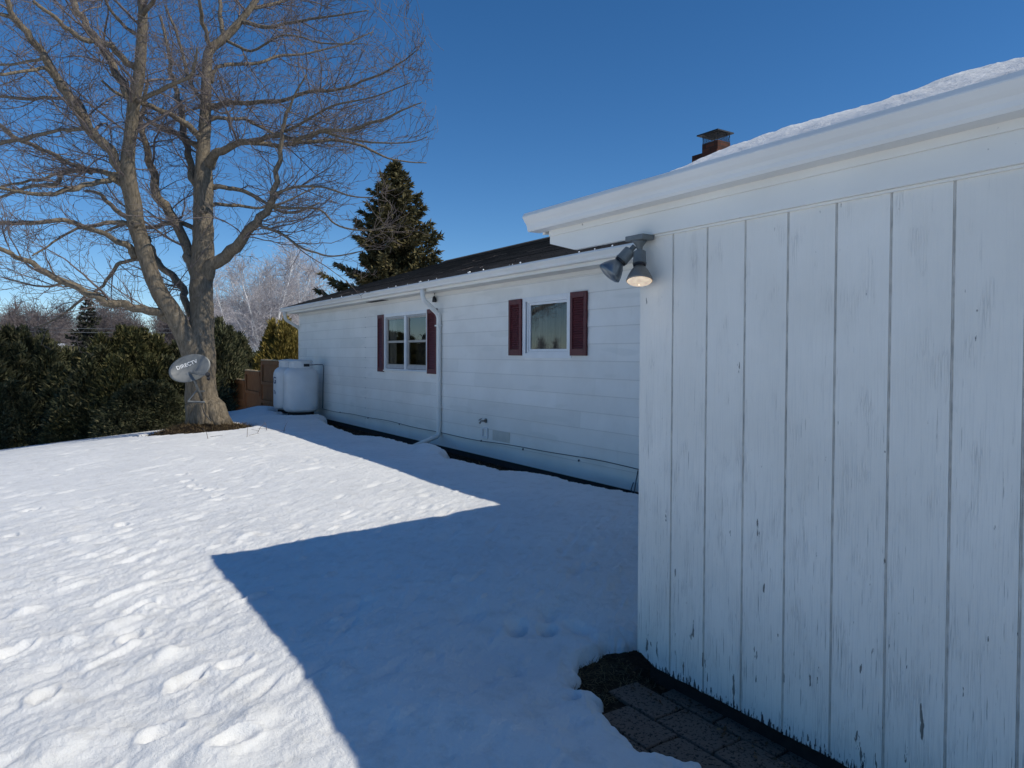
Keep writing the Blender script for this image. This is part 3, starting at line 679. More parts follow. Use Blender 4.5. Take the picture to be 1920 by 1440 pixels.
# double window
win = MB(); ring(win, HX-.022, HX+.018, 10.762, 12.610, 1.180, 2.252, .062, .060, .045); 
win.box(HX-.024, HX+.018, 11.632, 11.700, 1.226, 2.191); w1 = win.build('window', M['vinyl'], house, bevel=.002)
MB().box(HX-.045, HX-.0225, 10.76, 12.60, 1.178, 1.200).build('sill', M['trim'], w1, bevel=.002)
b = MB(); yy_ = np.linspace(10.95, 11.95, 40); vs_ = []
for y_ in yy_:
    e_ = max(0, 1-abs(y_-11.42)/.5); hh_ = .0015+(.012*e_+.012*rng.random())*e_; wv = .004+.012*rng.random()*e_; vs_ += [(HX-.048-wv, y_, 1.199), (HX-.044, y_, 1.2005+hh_), (HX-.026, y_, 1.2005+hh_*.8), (HX-.0228, y_, 1.199)]
b.add(vs_, [(4*i+j, 4*i+4+j, 4*i+5+j, 4*i+1+j) for i in range(39) for j in range(3)])
b.build('sill_snow', M['snow'], w1)
for (a, c) in ((10.83, 11.02), (11.66, 11.82), (12.2, 12.54)):
    cv = []
    for i_ in range(21):
        y_ = a+(c-a)*i_/20; x_ = HX+.055+.010*math.sin(i_*1.1)
        cv += [(x_, y_, 1.25), (x_, y_, 2.12)]
    put('curtain', cv, [(2*i_, 2*i_+2, 2*i_+3, 2*i_+1) for i_ in range(20)], M['curtain'], w1, smooth=True)
for (a, c) in ((10.826, 11.630), (11.702, 12.546)):
    b = MB(); ring(b, HX-.004, HX+.022, a, c, 1.232, 2.189, .028, .024, .06); b.build('storm_frame', simple('grey_storm_frame', (.42, .42, .43), .4), w1)
    b = MB(); ring(b, HX+.006, HX+.034, a+.03, c-.03, 1.290, 2.168, .030, .030, .022); b.box(HX+.004, HX+.034, a+.061, c-.061, 1.705, 1.745); b.build('sash', M['sash'], w1)
    put('pane', [(HX+.020, a+.062, 1.310), (HX+.020, c-.062, 1.310), (HX+.020, c-.062, 1.704), (HX+.020, a+.062, 1.704)], [(0, 3, 2, 1)], M['glass'], w1)
    put('pane', [(HX+.020, a+.062, 1.746), (HX+.020, c-.062, 1.746), (HX+.020, c-.062, 2.139), (HX+.020, a+.062, 2.139)], [(0, 3, 2, 1)], M['glass'], w1)
# downspouts (oval corrugated pipe)
def pipe(pts, rx=.034, ry=.044, name='downspout', parent=house, k=14):
    b = MB(); P = np.array(pts, float); Q = [P[0]]
    for i in range(1, len(P)-1):
        a = P[i]+(P[i-1]-P[i])/np.linalg.norm(P[i-1]-P[i])*.07; c = P[i]+(P[i+1]-P[i])/np.linalg.norm(P[i+1]-P[i])*.07
        for t in np.linspace(0, 1, 6): Q.append(a*(1-t)**2+2*P[i]*t*(1-t)+c*t*t)
    Q.append(P[-1]); b.tube(Q, (rx+ry)/2, k); return b.build(name, M['alu'], parent, smooth=True)
YD = 10.30
d1 = pipe([(FX-.065, YD, 2.545), (FX-.065, YD, 2.38), (HX-.055, YD, 2.14), (HX-.055, YD, .17), (4.72, YD-.35, .06)])
for z_ in (.62, 1.95): MB().box(HX-.105, HX-.012, YD-.050, YD+.050, z_, z_+.025).build('strap', M['alu'], d1)
YF = HY1+.10
d2 = pipe([(FX-.065, YF, 2.545), (FX-.065, YF, 2.36), (HX+.03, YF, 2.14), (HX+.03, YF, .1)])
# small things on the wall
t = thing('outdoor_tap', 'small metal garden tap sticking out of the lower house wall', 'tap', (HX-.012, 8.89, .525))
b = MB(); b.tube([(HX-.012, 8.89, .525), (HX-.09, 8.89, .525), (HX-.12, 8.89, .49)], [.013, .013, .015], 10); b.build('spout', M['chrome'], t, smooth=True)
b = MB(); b.lathe([(.006, 0), (.032, .004), (.032, .012), (.010, .020)], (HX-.085, 8.915, .538), 10, axis=(-.5, .3, 1)); b.build('handle', M['chrome'], t)
MB().lathe([(.036, 0), (.034, .008), (.012, .012)], (HX-.012, 8.89, .525), 14, axis=(-1, 0, 0)).build('flange', M['chrome'], t)
b = MB(); ring(b, HX-.030, HX-.008, 8.82, 8.985, .265, .425, .028); tag(b.build('vent_cover', M['vinyl'], bevel=.002), 'white square vent cover below the garden tap', 'vent')
MB().box(HX-.0125, HX-.006, 8.25, 8.70, .262, .405).build('bare_patch', M['patch'], house)
b = MB()
P = []; yy = 16.17
for y in np.linspace(16.17, 2.7, 70): P.append((HX-.020-.004*(rng.random()), y, .225+.012*math.sin(y*1.1)+.006*math.sin(y*3.1+1)-.0+.03*sstep(9, 6, np.array(y))))
b.tube(P, .0052, 6)
for y in (15.0, 13.4, 11.9, 9.0, 7.9, 6.7): 
    b.box(HX-.030, HX-.011, y, y+.012, .205, .23)
tag(b.build('wall_cable', M['cable'], smooth=True), 'thin dark cable clipped low along the white lap siding', 'cable')
b = MB(); b.tube([(HX-.02, 5.68, .24), (HX-.03, 5.70, .12), (HX-.035, 5.72, .0), (HX-.03, 5.69, -.04)], .006, 6); b.tube([(HX-.03, 5.74, .10), (HX-.045, 5.76, .02), (HX-.04, 5.73, -.05)], .006, 6)
tag(b.build('cable_loop', M['cable'], smooth=True), 'loose loop of cable hanging at the wall foot next to the wing', 'cable')
t = thing('hanging_chime', 'small black bell-shaped ornament hung under the soffit by the downspout', 'ornament', (HX-.05, 10.47, 2.50))
b = MB(); b.lathe([(.004, 0), (.022, -.01), (.030, -.04), (.036, -.085), (.030, -.10), (.004, -.10)], (HX-.05, 10.47, 2.455), 12); b.build('bell', M['black'], t, smooth=True)
b = MB(); b.tube([(HX-.05, 10.47, 2.503), (HX-.05, 10.47, 2.44)], .004, 5); b.tube([(HX-.05, 10.45, 2.50), (HX-.04, 10.49, 2.475)], .004, 5); b.build('hook', M['black'], t)

# chimney (a part of the house)
CX, CYc, CZ = 10.06, 8.64, 5.50
b = MB(); s1 = .30; s2 = .20
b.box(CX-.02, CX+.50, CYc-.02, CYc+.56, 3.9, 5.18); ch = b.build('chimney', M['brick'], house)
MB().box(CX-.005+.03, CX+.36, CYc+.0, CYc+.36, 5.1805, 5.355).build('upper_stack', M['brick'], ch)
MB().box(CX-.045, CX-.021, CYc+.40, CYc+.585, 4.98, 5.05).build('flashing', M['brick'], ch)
b = MB(); mx0, mx1, my0, my1 = CX+.03, CX+.355, CYc+.005, CYc+.355
nn = 13
def mesh_side(p0, p1):
    p0 = np.array(p0); p1 = np.array(p1)
    for i in range(nn+1):
        for s_ in (-1, 1):
            a = p0+(p1-p0)*i/nn; c = p0+(p1-p0)*min(max((i+s_*3)/nn, 0), 1)
            b.tube([(a[0], a[1], 5.356), (c[0], c[1], 5.505)], .0028, 4, False)
mesh_side((mx0, my0), (mx1, my0)); mesh_side((mx0, my0), (mx0, my1)); mesh_side((mx1, my0), (mx1, my1)); mesh_side((mx0, my1), (mx1, my1))
b.build('spark_screen', M['capmetal'], ch)
b = MB(); q = .055; cz = 5.506; x0, x1, y0, y1 = mx0-q-.01, mx1+q-.01, my0-q, my1+q+.03
b.box(x0, x1, y0, y1, cz, cz+.022); xm, ym = (x0+x1)/2, (y0+y1)/2
b.add([(x0, y0, cz+.0225), (x1, y0, cz+.0225), (x1, y1, cz+.0225), (x0, y1, cz+.0225), (xm, ym, cz+.065)], [(0, 1, 4), (1, 2, 4), (2, 3, 4), (3, 0, 4), (3, 2, 1, 0)])
b.build('cap', M['capmetal'], ch)

# ------------------------------------------------------------------ floodlight under the frieze
fl = thing('floodlight', 'grey twin-headed floodlight under the eave of the wing with one bulb lit', 'light', (2.40, 2.42, 2.07))
C0 = np.array([2.385, 2.46, 2.068])
b = MB(); b.box(2.350, 2.43, 2.455, 2.575, 2.046, 2.0715); b.build('mounting_plate', M['lampgrey'], fl, bevel=.004)
b = MB(); b.lathe([(.036, 0), (.030, -.010), (.016, -.028), (.014, -.045), (.018, -.055)], (2.385, 2.510, 2.046), 14); b.build('swivel', M['lampgrey'], fl, smooth=True)
def bulb(j, d, lit):
    d = np.array(d, float); d /= np.linalg.norm(d); j = np.array(j)
    b = MB(); b.tube([j-d*.022, j+d*.01], .013, 10); b.lathe([(.022, .004), (.030, .009), (.031, .062), (.033, .065), (.033, .070), (.028, .071)], j, 18, axis=d); h = b.build('lamp_holder', M['lampgrey'], fl, smooth=False)
    b = MB(); b.lathe([(.0305, .0715), (.0305, .080), (.0275, .081), (.0275, .084)], j, 18, axis=d); b.build('gasket', M['black'], h)
    b = MB(); b.lathe([(.024, .0845), (.029, .090), (.040, .104), (.055, .132), (.0615, .150), (.063, .156), (.060, .160)], j, 36, axis=d, cap=False); u = b.build('bulb', M['litglass'] if lit else M['silver'], fl, smooth=True)
    b = MB(); b.lathe([(.0600, .1585), (.052, .165), (.030, .171), (.004, .1725)], j, 36, axis=d); b.build('lens', M['lens'] if lit else M['silver'], u, smooth=True)
    if lit:
        b = MB(); c = j+d*.1900-RT*.004+UP*.0; b.lathe([(.001, 0), (.016, .0025), (.001, .004)], j+d*.1715+FWD*.012, 12, axis=d); b.build('filament', M['glow'], u)
        ld = bpy.data.lights.new('lamp_light', 'SPOT'); ld.energy = .12; ld.color = (1, .78, .52); ld.spot_size = R(110); ld.shadow_soft_size = .05
        lo = bpy.data.objects.new('lamp_light', ld); COL.objects.link(lo); lo.parent = fl; lo.location = Vector(j+d*.19-ORG[fl.name])
        lo.rotation_euler = Vector(-d).to_track_quat('Z', 'Y').to_euler()
    return u
bulb((2.385, 2.510, 2.000), (-.21, -.23, -1), True)
bulb((2.365, 2.545, 2.007), (-.60, .42, -.80), False)

# ------------------------------------------------------------------ propane tanks
def tank(c, zb, label):
    t = thing('propane_tank', label, 'gas tank', (c[0], c[1], zb), 'white propane tanks by the far house corner')
    r = .385; pf = [(.30, 0), (.335, .01), (.372, .045), (r, .10), (r, .30), (r, .80), (.375, .87), (.345, .935), (.29, .985), (.22, 1.010), (.10, 1.02)]
    b = MB(); b.lathe(pf, (c[0], c[1], zb+.06), 48); b.build('shell', M['tank'], t, smooth=True)
    b = MB(); b.lathe([(.384, -.006), (.3885, -.003), (.3885, .003), (.384, .006)], (c[0], c[1], zb+.50), 48, cap=False); b.build('weld_seam', M['tank'], t, smooth=True)
    b = MB(); b.lathe([(.29, 0), (.29, .075)], (c[0], c[1], zb-.03), 30); b.build('foot_ring', M['dark'], t)
    # collar with side opening
    k = 40; vs = []; fs = []; R0, R1, zb_, zt_ = .262, .252, zb+1.055, zb+1.195
    op = math.atan2(.25, .45)   # opening faces the house side
    for j in range(k):
        a = 2*math.pi*j/k; vs += [(c[0]+R0*math.cos(a), c[1]+R0*math.sin(a), zb_), (c[0]+R1*math.cos(a), c[1]+R1*math.sin(a), zt_)]
    fs = [(2*j, 2*((j+1) % k), 2*((j+1) % k)+1, 2*j+1) for j in range(k)]
    MB().add(vs, fs).build('collar', M['tank'], t, smooth=True)
    b = MB(); b.lathe([(.262, 0), (.268, .012), (.262, .030), (.18, .050), (.02, .062)], (c[0], c[1], zt_-.004), 40); b.build('lid', M['tank'], t, smooth=True)
    for a in (R(200), R(290), R(20), R(110)):
        b = MB(); p = np.array([c[0]+.285*math.cos(a), c[1]+.285*math.sin(a), zb+1.035]); tt = np.array([-math.sin(a), math.cos(a), 0])
        b.tube([p-tt*.03, p-tt*.025+[0, 0, .04], p+tt*.025+[0, 0, .04], p+tt*.03], .008, 6); b.build('lifting_lug', M['tank'], t)
    return t
tA = tank((4.90, 16.2), .115, 'white upright propane tank in front, nearest the house wall'); tB = tank((4.925, 17.12), .115, 'white upright propane tank standing behind the other, blue lettering on its side')
def curved_patch(c, r, a0, a1, z0, z1, mat, name, parent):
    k = 6; vs = []
    for j in range(k+1):
        a = a0+(a1-a0)*j/k
        for rr_ in (r, r+.004):
            for z_ in (z0, z1): vs.append((c[0]+rr_*math.cos(a), c[1]+rr_*math.sin(a), z_))
    fs = []
    for j in range(k):
        q = 4*j; fs += [(q, q+1, q+5, q+4), (q+2, q+6, q+7, q+3), (q, q+4, q+6, q+2), (q+1, q+3, q+7, q+5)]
    fs += [(0, 2, 3, 1), (4*k, 4*k+1, 4*k+3, 4*k+2)]
    return MB().add(vs, fs).build(name, mat, parent)
# dark hand-hole in the front tank's collar, facing the wall side
curved_patch((4.90, 16.2), .260, R(268), R(300), 1.205, 1.268, M['navy'], 'hand_hole', tA)
def text_mesh(s, size, depth=.0):
    cu = bpy.data.curves.new('lettering', 'FONT'); cu.body = s; cu.size = size; cu.align_x = 'CENTER'; cu.align_y = 'CENTER'; cu.offset = size*.018
    cu.extrude = depth; o = bpy.data.objects.new('lettering_tmp', cu); COL.objects.link(o)
    dg = bpy.context.evaluated_depsgraph_get(); me = bpy.data.meshes.new_from_object(o.evaluated_get(dg))
    bpy.data.objects.remove(o); V = np.array([v.co[:] for v in me.vertices]); Fx = [tuple(p.vertices) for p in me.polygons]; bpy.data.meshes.remove(me)
    return V, Fx
for s_, sz, zc in (('G', .22, .86), ('Th', .12, .58)):
    V_, F_ = text_mesh(s_, sz); a0 = R(188)
    aa = a0+V_[:, 0]/.389; zz_ = zc+V_[:, 1]; P_ = np.stack([4.925+.389*np.cos(aa), 17.12+.389*np.sin(aa), zz_], 1)
    put('lettering', P_, F_, M['blue'], tB)
b = MB(); P = [(5.02, 16.0, 1.235), (5.2, 15.95, 1.255), (5.34, 16.0, 1.250), (5.385, 16.08, 1.22), (5.398, 16.10, 1.15), (5.398, 16.14, .7), (5.398, 16.16, .235)]
b.tube(P, .009, 8); tag(b.build('gas_pipe', M['cable'], smooth=True), 'thin dark gas pipe from the front tank down the house wall', 'pipe')

# ------------------------------------------------------------------ cedar fence behind the tanks
fence = thing('cedar_fence', 'stepped brown cedar fence panels behind the propane tanks', 'fence', (5.2, 20.8, 0))
def panel(X, y0, y1, zt, lo=-1.2):
    L = y1-y0; n = 13; b = MB(); wdt = L/n
    for i in range(n): b.box(X, X+.018, y0+i*wdt+.003, y0+(i+1)*wdt-.003, lo, zt-.012+rng.uniform(-.006, .004))
    p = b.build('panel_boards', M['cedar'], fence)
    b = MB()
    for i in range(n): b.box(X-.052, X+.02, y0+i*wdt+.010, y0+(i+1)*wdt-.010, zt-.0105, zt+.024+rng.uniform(-.008, .008))
    b.build('cut_ends', M['cutwood'], fence)
    for nm, za, zb_ in (('top_rail', .020, .125), ('middle_rail', .60, .69), ('bottom_rail', 1.12, 1.21)):
        MB().box(X-.045, X-.0005, y0, y1, zt-zb_, zt-za).build(nm, M['cedar'], fence, bevel=.004)
    for q in (0, 1): MB().box(X-.030, X-.0007, y0+.012 if q == 0 else y1-.10, y0+.10 if q == 0 else y1-.012, zt-.598, zt-.127).build('side_trim', M['cedar'], fence)
for k_, (zt_, y0_) in enumerate(((1.31, 18.95), (.98, 20.88), (.67, 22.81))):
    panel(5.20, y0_+.10, y0_+1.86, zt_)
    MB().box(5.17, 5.26, y0_+1.875, y0_+1.965, -.8, zt_-.10).build('post', M['cedar'], fence, bevel=.006)
# ------------------------------------------------------------------ trees: branch growing
def tube_batch(P, Rd, k=3):
    Mn, N, _ = P.shape; T = np.gradient(P, axis=1); T /= np.linalg.norm(T, axis=2, keepdims=True)+1e-9
    ref = np.where(np.abs(T[:, :1, 2:3]) > .85, np.array([1., 0, 0]), np.array([0, 0, 1.])); ref = np.broadcast_to(ref, T.shape)
    U = np.cross(T, ref); U /= np.linalg.norm(U, axis=2, keepdims=True)+1e-9; W = np.cross(T, U)
    ang = np.arange(k)*2*math.pi/k
    V = P[:, :, None]+Rd[:, :, None, None]*(U[:, :, None]*np.cos(ang)[None, None, :, None]+W[:, :, None]*np.sin(ang)[None, None, :, None])
    base = (np.arange(Mn)*N*k)[:, None, None]; i = np.arange(N-1)[None, :, None]; j = np.arange(k)[None, None, :]; j2 = (j+1) % k
    Fq = np.stack([base+i*k+j, base+i*k+j2, base+(i+1)*k+j2, base+(i+1)*k+j], -1).reshape(-1, 4)
    return V.reshape(-1, 3), Fq
def grow(S, D, L, N, curl, up, g=rng):
    Mn = len(S); P = np.zeros((Mn, N, 3)); P[:, 0] = S; d = D/np.linalg.norm(D, axis=1)[:, None]; st = (L/(N-1))[:, None]
    for i in range(1, N):
        d = d+g.normal(0, curl, (Mn, 3)); d[:, 2] += up; d /= np.linalg.norm(d, axis=1)[:, None]; P[:, i] = P[:, i-1]+d*st
    return P
def spawn(P, Rd, n_per, tmin, ang, g=rng, lens=None):
    """pick n_per[i] points on each parent polyline; returns start, direction, parent radius, t"""
    Mn, N, _ = P.shape; pi_ = np.repeat(np.arange(Mn), n_per); t = g.uniform(tmin, 1, len(pi_)); x = t*(N-1); i = np.minimum(x.astype(int), N-2); f = (x-i)[:, None]
    S = P[pi_, i]*(1-f)+P[pi_, i+1]*f; T = P[pi_, i+1]-P[pi_, i]; T /= np.linalg.norm(T, axis=1)[:, None]+1e-9
    rp = Rd[pi_, i]*(1-f[:, 0])+Rd[pi_, i+1]*f[:, 0]; rv = g.normal(0, 1, (len(pi_), 3)); rv -= T*(rv*T).sum(1)[:, None]; rv /= np.linalg.norm(rv, axis=1)[:, None]+1e-9
    a = g.uniform(*ang, len(pi_))[:, None]; return S, T*np.cos(a)+rv*np.sin(a), rp, t, pi_
def join(parts):
    Vs, Fs_, o_ = [], [], 0
    for V, Fq in parts: Vs.append(V); Fs_.append(Fq+o_); o_ += len(V)
    return np.concatenate(Vs), np.concatenate(Fs_)

# ---- the big maple: limbs surveyed from the photograph, each with its own lean in depth
TD = 13.75
LIMBS = [ # (points (px,py,width px,depth offset m))
 [(391,818,86,0),(390,800,80,0),(386,785,69,0),(381,765,61,0),(378,748,58,0),(377,730,57,0),(375,690,56,0),(374,650,56,.05),(377,620,46,.1),(379,590,42,.15),(377,545,42,.2),(380,500,41,.25),(381,450,38,.3),(381,400,36,.4),(382,340,33,.5),(381,290,25,.6),(384,240,22,.7),(386,190,20,.8),(388,130,18,.9),(393,95,17,1.0),(420,72,16,1.1),(450,40,13,1.2),(480,0,11,1.3),(510,-50,9,1.4)],
 [(368,675,44,0),(356,645,42,-.05),(340,615,37,-.1),(320,580,33,-.2),(300,550,31,-.3),(282,508,29,-.35),(267,460,29,-.4),(255,420,30,-.45),(250,380,29,-.5),(242,345,29,-.6),(239,305,25,-.7),(245,250,22,-.8),(252,188,22,-.9),(261,140,20,-1.0),(265,88,19,-1.1),(268,25,16,-1.2),(264,-30,13,-1.3)],
 [(236,325,22,-.65),(220,300,19,-.8),(175,248,18,-1.1),(140,197,17,-1.4),(107,150,16,-1.6),(85,107,14,-1.8),(50,67,13,-2.0),(28,35,11,-2.2),(12,0,9,-2.3),(-5,-50,7,-2.4)],
 [(28,38,8,-2.2),(0,25,7,-2.3),(-60,10,5,-2.6)],
 [(246,185,18,-.9),(232,160,15,-.9),(212,120,14,-.7),(190,87,13,-.5),(162,45,12,-.3),(140,12,11,-.1),(120,-30,8,0)],
 [(250,130,13,-1),(228,105,12,-1.2),(205,85,11,-1.4),(175,77,10,-1.6),(150,70,9,-1.8),(120,47,8,-2),(92,25,7,-2.2),(62,2,6,-2.4)],
 [(255,190,10,-.9),(272,184,9,-1.2),(312,162,8,-1.6),(350,150,7,-2),(364,128,6,-2.3),(370,90,4,-2.5)],
 [(370,520,18,.2),(357,485,18,.25),(345,455,18,.3),(320,407,17,.5),(300,370,16,.7),(286,315,14,.9),(276,290,13,1.0),(266,240,10,1.2),(268,200,8,1.3),(275,150,6,1.4)],
 [(374,355,15,.5),(362,335,14,.6),(352,300,13,.8),(346,260,12,1.1),(336,190,11,1.4),(328,162,9,1.5),(320,130,8,1.6),(312,80,6,1.7),(300,30,5,1.8)],
 [(374,262,13,.6),(362,240,12,.5),(325,217,10,.2),(290,203,9,-.1),(262,193,8,-.3),(225,178,6,-.6),(190,150,4,-.9)],
 [(374,280,10,.6),(352,262,9,.8),(325,250,9,1.2),(300,236,8,1.5),(270,220,6,1.9),(240,190,4,2.2)],
 [(388,308,22,.55),(405,292,16,.4),(437,273,13,.1),(475,264,11,-.2),(500,258,9,-.4),(525,255,9,-.6),(560,260,8,-.8),(600,245,8,-1.0),(650,244,7,-1.3),(687,233,6,-1.5),(725,221,5,-1.7),(765,202,3,-2.0),(790,192,2,-2.2)],
 [(470,267,9,-.2),(520,273,8,.1),(555,270,8,.3),(600,265,7,.5),(625,262,6,.7),(680,275,5,1.0),(740,300,3,1.3),(800,305,2,1.5)],
 [(386,205,12,.75),(400,199,11,.7),(430,193,9,.6),(475,192,8,.4),(540,185,7,.2),(575,172,7,0),(637,167,5,-.2),(687,150,4.5,-.4),(730,130,3.5,-.6),(765,108,2.5,-.8),(785,92,1.5,-1)],
 [(396,155,7,.9),(400,133,7,.95),(415,122,7,1.1),(475,120,6,1.5),(525,105,5,1.9),(575,100,4,2.2),(640,85,3,2.6),(700,60,2,2.9)],
 [(388,520,26,.2),(408,490,23,.1),(437,466,21,-.1),(467,437,18,-.3),(488,412,16,-.5),(505,383,14,-.6),(516,350,11,-.7),(523,300,9,-.8),(530,255,7,-.9),(538,215,6,-1.0),(552,180,4,-1.1),(575,140,3,-1.2)],
 [(506,384,7,-.6),(545,390,5,-.8),(600,393,4,-1.1),(628,420,3.5,-1.3),(680,432,3,-1.5),(740,424,1.8,-1.8)],
 [(484,420,6,-.5),(530,440,5,-.8),(575,468,4,-1.0),(625,480,3,-1.2),(680,470,2,-1.5)],
 [(513,365,6,-.7),(560,350,5,-1.0),(610,352,4,-1.3),(660,368,3,-1.6),(700,370,2,-1.8)],
 [(388,350,14,.5),(410,350,9,.5),(437,354,8,.6),(475,367,7,.7),(510,388,5,.9),(545,400,4,1.0),(600,380,3,1.2)],
 [(390,225,8,.8),(415,222,7,1.0),(460,224,6,1.4),(490,240,5,1.7),(530,255,4,2.0),(580,262,3,2.3)],
 [(388,390,9,.5),(405,384,7,.7),(440,386,6,1.0),(480,389,5,1.3),(530,380,3.5,1.7),(590,352,2.5,2.1)],
 [(247,478,14,-.4),(240,463,12,-.5),(212,447,10,-.7),(180,432,9,-.9),(140,417,9,-1.1),(107,414,8,-1.3),(62,417,8,-1.5),(0,417,7,-1.8),(-60,410,5,-2)],
 [(240,350,15,-.5),(220,337,12,-.7),(190,342,10,-1.0),(150,349,9,-1.3),(105,364,8,-1.6),(62,364,7,-1.9),(0,353,6,-2.3),(-60,335,4,-2.6)],
 [(236,340,14,-.6),(212,327,11,-.4),(162,320,9,0),(118,324,8,.3),(104,345,8,.4),(60,350,6,.7),(0,370,5,1.0),(-50,380,4,1.2)],
 [(118,324,6,.3),(80,335,5,.1),(50,340,5,-.1),(0,350,4,-.4)],
 [(170,322,8,-.1),(140,312,8,.3),(105,293,8,.6),(70,277,8,.9),(27,257,8,1.2),(0,235,7,1.4),(-50,200,5,1.7)],
 [(168,243,8,-1.2),(145,243,7,-1.0),(112,243,6,-.7),(70,254,7,-.3),(40,262,8,0),(0,270,7,.3),(-50,285,5,.6)],
 [(330,612,17,-.15),(312,594,17,-.2),(294,584,16,-.3),(265,579,16,-.5),(225,572,15,-.8),(187,560,14,-1.1),(165,549,13,-1.2),(140,537,13,-1.4),(95,517,12,-1.7),(62,495,10,-2.0),(25,477,9,-2.3),(0,465,8,-2.5),(-50,435,6,-2.8)],
 [(357,590,14,.3),(350,565,13,.4),(337,532,14,.6),(307,500,12,.9),(290,484,11,1.1),(284,465,8,1.2),(276,442,6,1.3),(262,415,5,1.4)],
 [(290,484,7,1.1),(262,487,7,1.2),(235,489,7,1.3),(218,502,7,1.4),(200,528,6,1.5),(178,547,5,1.6),(150,565,5,1.8),(125,585,4,2.0),(100,600,3.5,2.2),(62,617,2.5,2.5)],
 [(252,418,11,-.4),(230,403,9,-.2),(205,380,8,.1),(185,362,6,.3),(160,358,4,.6)],
 [(250,422,10,-.4),(232,418,9,-.5),(200,416,8,-.6),(175,423,7,-.7),(140,430,5,-.9),(100,455,4,-1.1),(60,480,3,-1.4)],
 [(372,430,9,.4),(340,418,9,.6),(310,422,8,.9),(272,427,7,1.2),(235,420,6,1.5),(190,440,4,1.9)],
 [(120,530,5,-1.5),(85,538,4,-1.3),(40,530,3,-1),(5,520,2.5,-.8)],
 [(175,248,8,-1.1),(150,190,7,-.6),(115,183,6,-.2),(60,186,6,.2),(0,182,5,.6),(-40,185,4,.8)],
 [(110,152,8,-1.6),(88,130,7,-1.9),(50,133,6,-2.3),(0,140,5,-2.8)],
 [(85,107,6,-1.8),(60,115,5,-1.5),(20,120,5,-1),(-30,120,4,-.6)],
 [(392,95,9,1),(385,60,8,.7),(375,20,7,.4),(368,-20,5,.1)],
 [(420,72,9,1.1),(412,40,8,1.4),(410,0,7,1.8),(405,-40,5,2.1)],
 [(450,40,8,1.2),(500,50,7,1.0),(560,40,5,.7),(610,32,4,.4),(650,26,3,.1),(690,20,2,-.2)],
 [(470,15,7,1.3),(520,5,6,1.7),(580,-5,5,2.1),(650,0,3,2.5)],
 [(268,30,8,-1.2),(285,5,8,-1.5),(300,-30,6,-1.8)],
 [(255,65,7,-1.1),(230,45,6,-1.3),(205,15,5,-1.6),(190,-20,4,-1.8)],
 [(384,190,8,.8),(362,165,7,1.1),(345,110,6,1.4),(330,60,5,1.7),(310,10,4,2)],
 [(425,75,6,1.1),(470,95,5,.8),(530,65,4,.5),(600,80,3,.2),(680,82,2,-.1)],
 [(500,258,6,-.4),(560,235,5,-.8),(620,200,4,-1.2),(690,185,3,-1.6),(770,155,2,-2.1)],
 [(600,245,5,-1),(660,262,4,-1.2),(720,268,3,-1.5),(775,266,2,-1.8),(800,256,1.5,-2)],
]
def smooth_line(A, per=5):
    A = np.array(A, float); n = len(A); out = []
    for i in range(n-1):
        p0 = A[max(i-1, 0)]; p1 = A[i]; p2 = A[i+1]; p3 = A[min(i+2, n-1)]
        for t in np.arange(per)/per:
            out.append(.5*((2*p1)+(-p0+p2)*t+(2*p0-5*p1+4*p2-p3)*t*t+(-p0+3*p1-3*p2+p3)*t**3))
    out.append(A[-1]); return np.array(out)
maple = thing('maple_tree', 'huge bare two-stemmed tree left of the house, filling the upper left sky', 'tree', tuple(at(382, 800, TD)))
tm = MB(); tips = []
allP, allR = [], []
for li, L in enumerate(LIMBS):
    W_ = []
    for (a, b_, c_, d_) in L:
        p = at(a, b_, TD+d_); W_.append((*p, max(c_, 1.2)/2/FPX*(TD+d_)))
    S = smooth_line(W_, 5); P = S[:, :3].copy(); rad = np.maximum(S[:, 3], .004)
    if li > 1:
        n_ = len(P); jit = np.stack([vnoise(np.arange(n_)*.5+li*7.3, np.full(n_, c*3.7+li)) for c in range(3)], 1)
        P += jit*np.minimum(.10, rad*1.6)[:, None]
    rad = rad*(1+.10*vnoise(np.arange(len(rad))*.6+li, np.full(len(rad), li*1.7)))
    tm.tube(P, rad, 16 if rad[0] > .15 else 9)
    allP.append(P); allR.append(rad)
# knots and branch collars on the trunk
for (kx, ky, kd) in ((248, 419, -.85), (380, 392, .05)):
    c = at(kx, ky, TD+kd); d = -FWD; tm.lathe([(.075, -.10), (.07, 0), (.055, .025), (.035, .02), (.02, -.02)], c, 14, axis=d)
trunk = tm.build('trunk', M['bark'], maple, smooth=True)
# roots flare
b = MB()
for a, ln in ((R(250), .62), (R(290), .70), (R(195), .50), (R(322), .70), (R(350), .68), (R(30), .7), (R(120), .6)):
    c = at(384, 795, TD); c[2] = .30; d = np.array([math.cos(a), math.sin(a), 0])
    ln *= .72; b.tube([c+d*.10+[0, 0, .42], c+d*.24+[0, 0, .16], c+d*(ln*.70)+[0, 0, -.06], c+d*ln+[0, 0, -.22]], [.06, .14, .11, .05], 12)
b.build('roots', M['bark'], maple, smooth=True)
# second growth: resample limbs to equal arrays
N1 = 24; PP = []; RR = []; LL = []
for li, (P, r_) in enumerate(zip(allP, allR)):
    s = np.concatenate([[0], np.cumsum(np.linalg.norm(np.diff(P, axis=0), axis=1))]); st = 0
    if li == 0: st = s[-1]*.46
    elif li == 1: st = s[-1]*.42
    q = np.linspace(st, s[-1], N1); PP.append(np.stack([np.interp(q, s, P[:, c]) for c in range(3)], 1)); RR.append(np.interp(q, s, r_)); LL.append(s[-1]-st)
PP = np.array(PP); RR = np.array(RR); LL = np.array(LL)
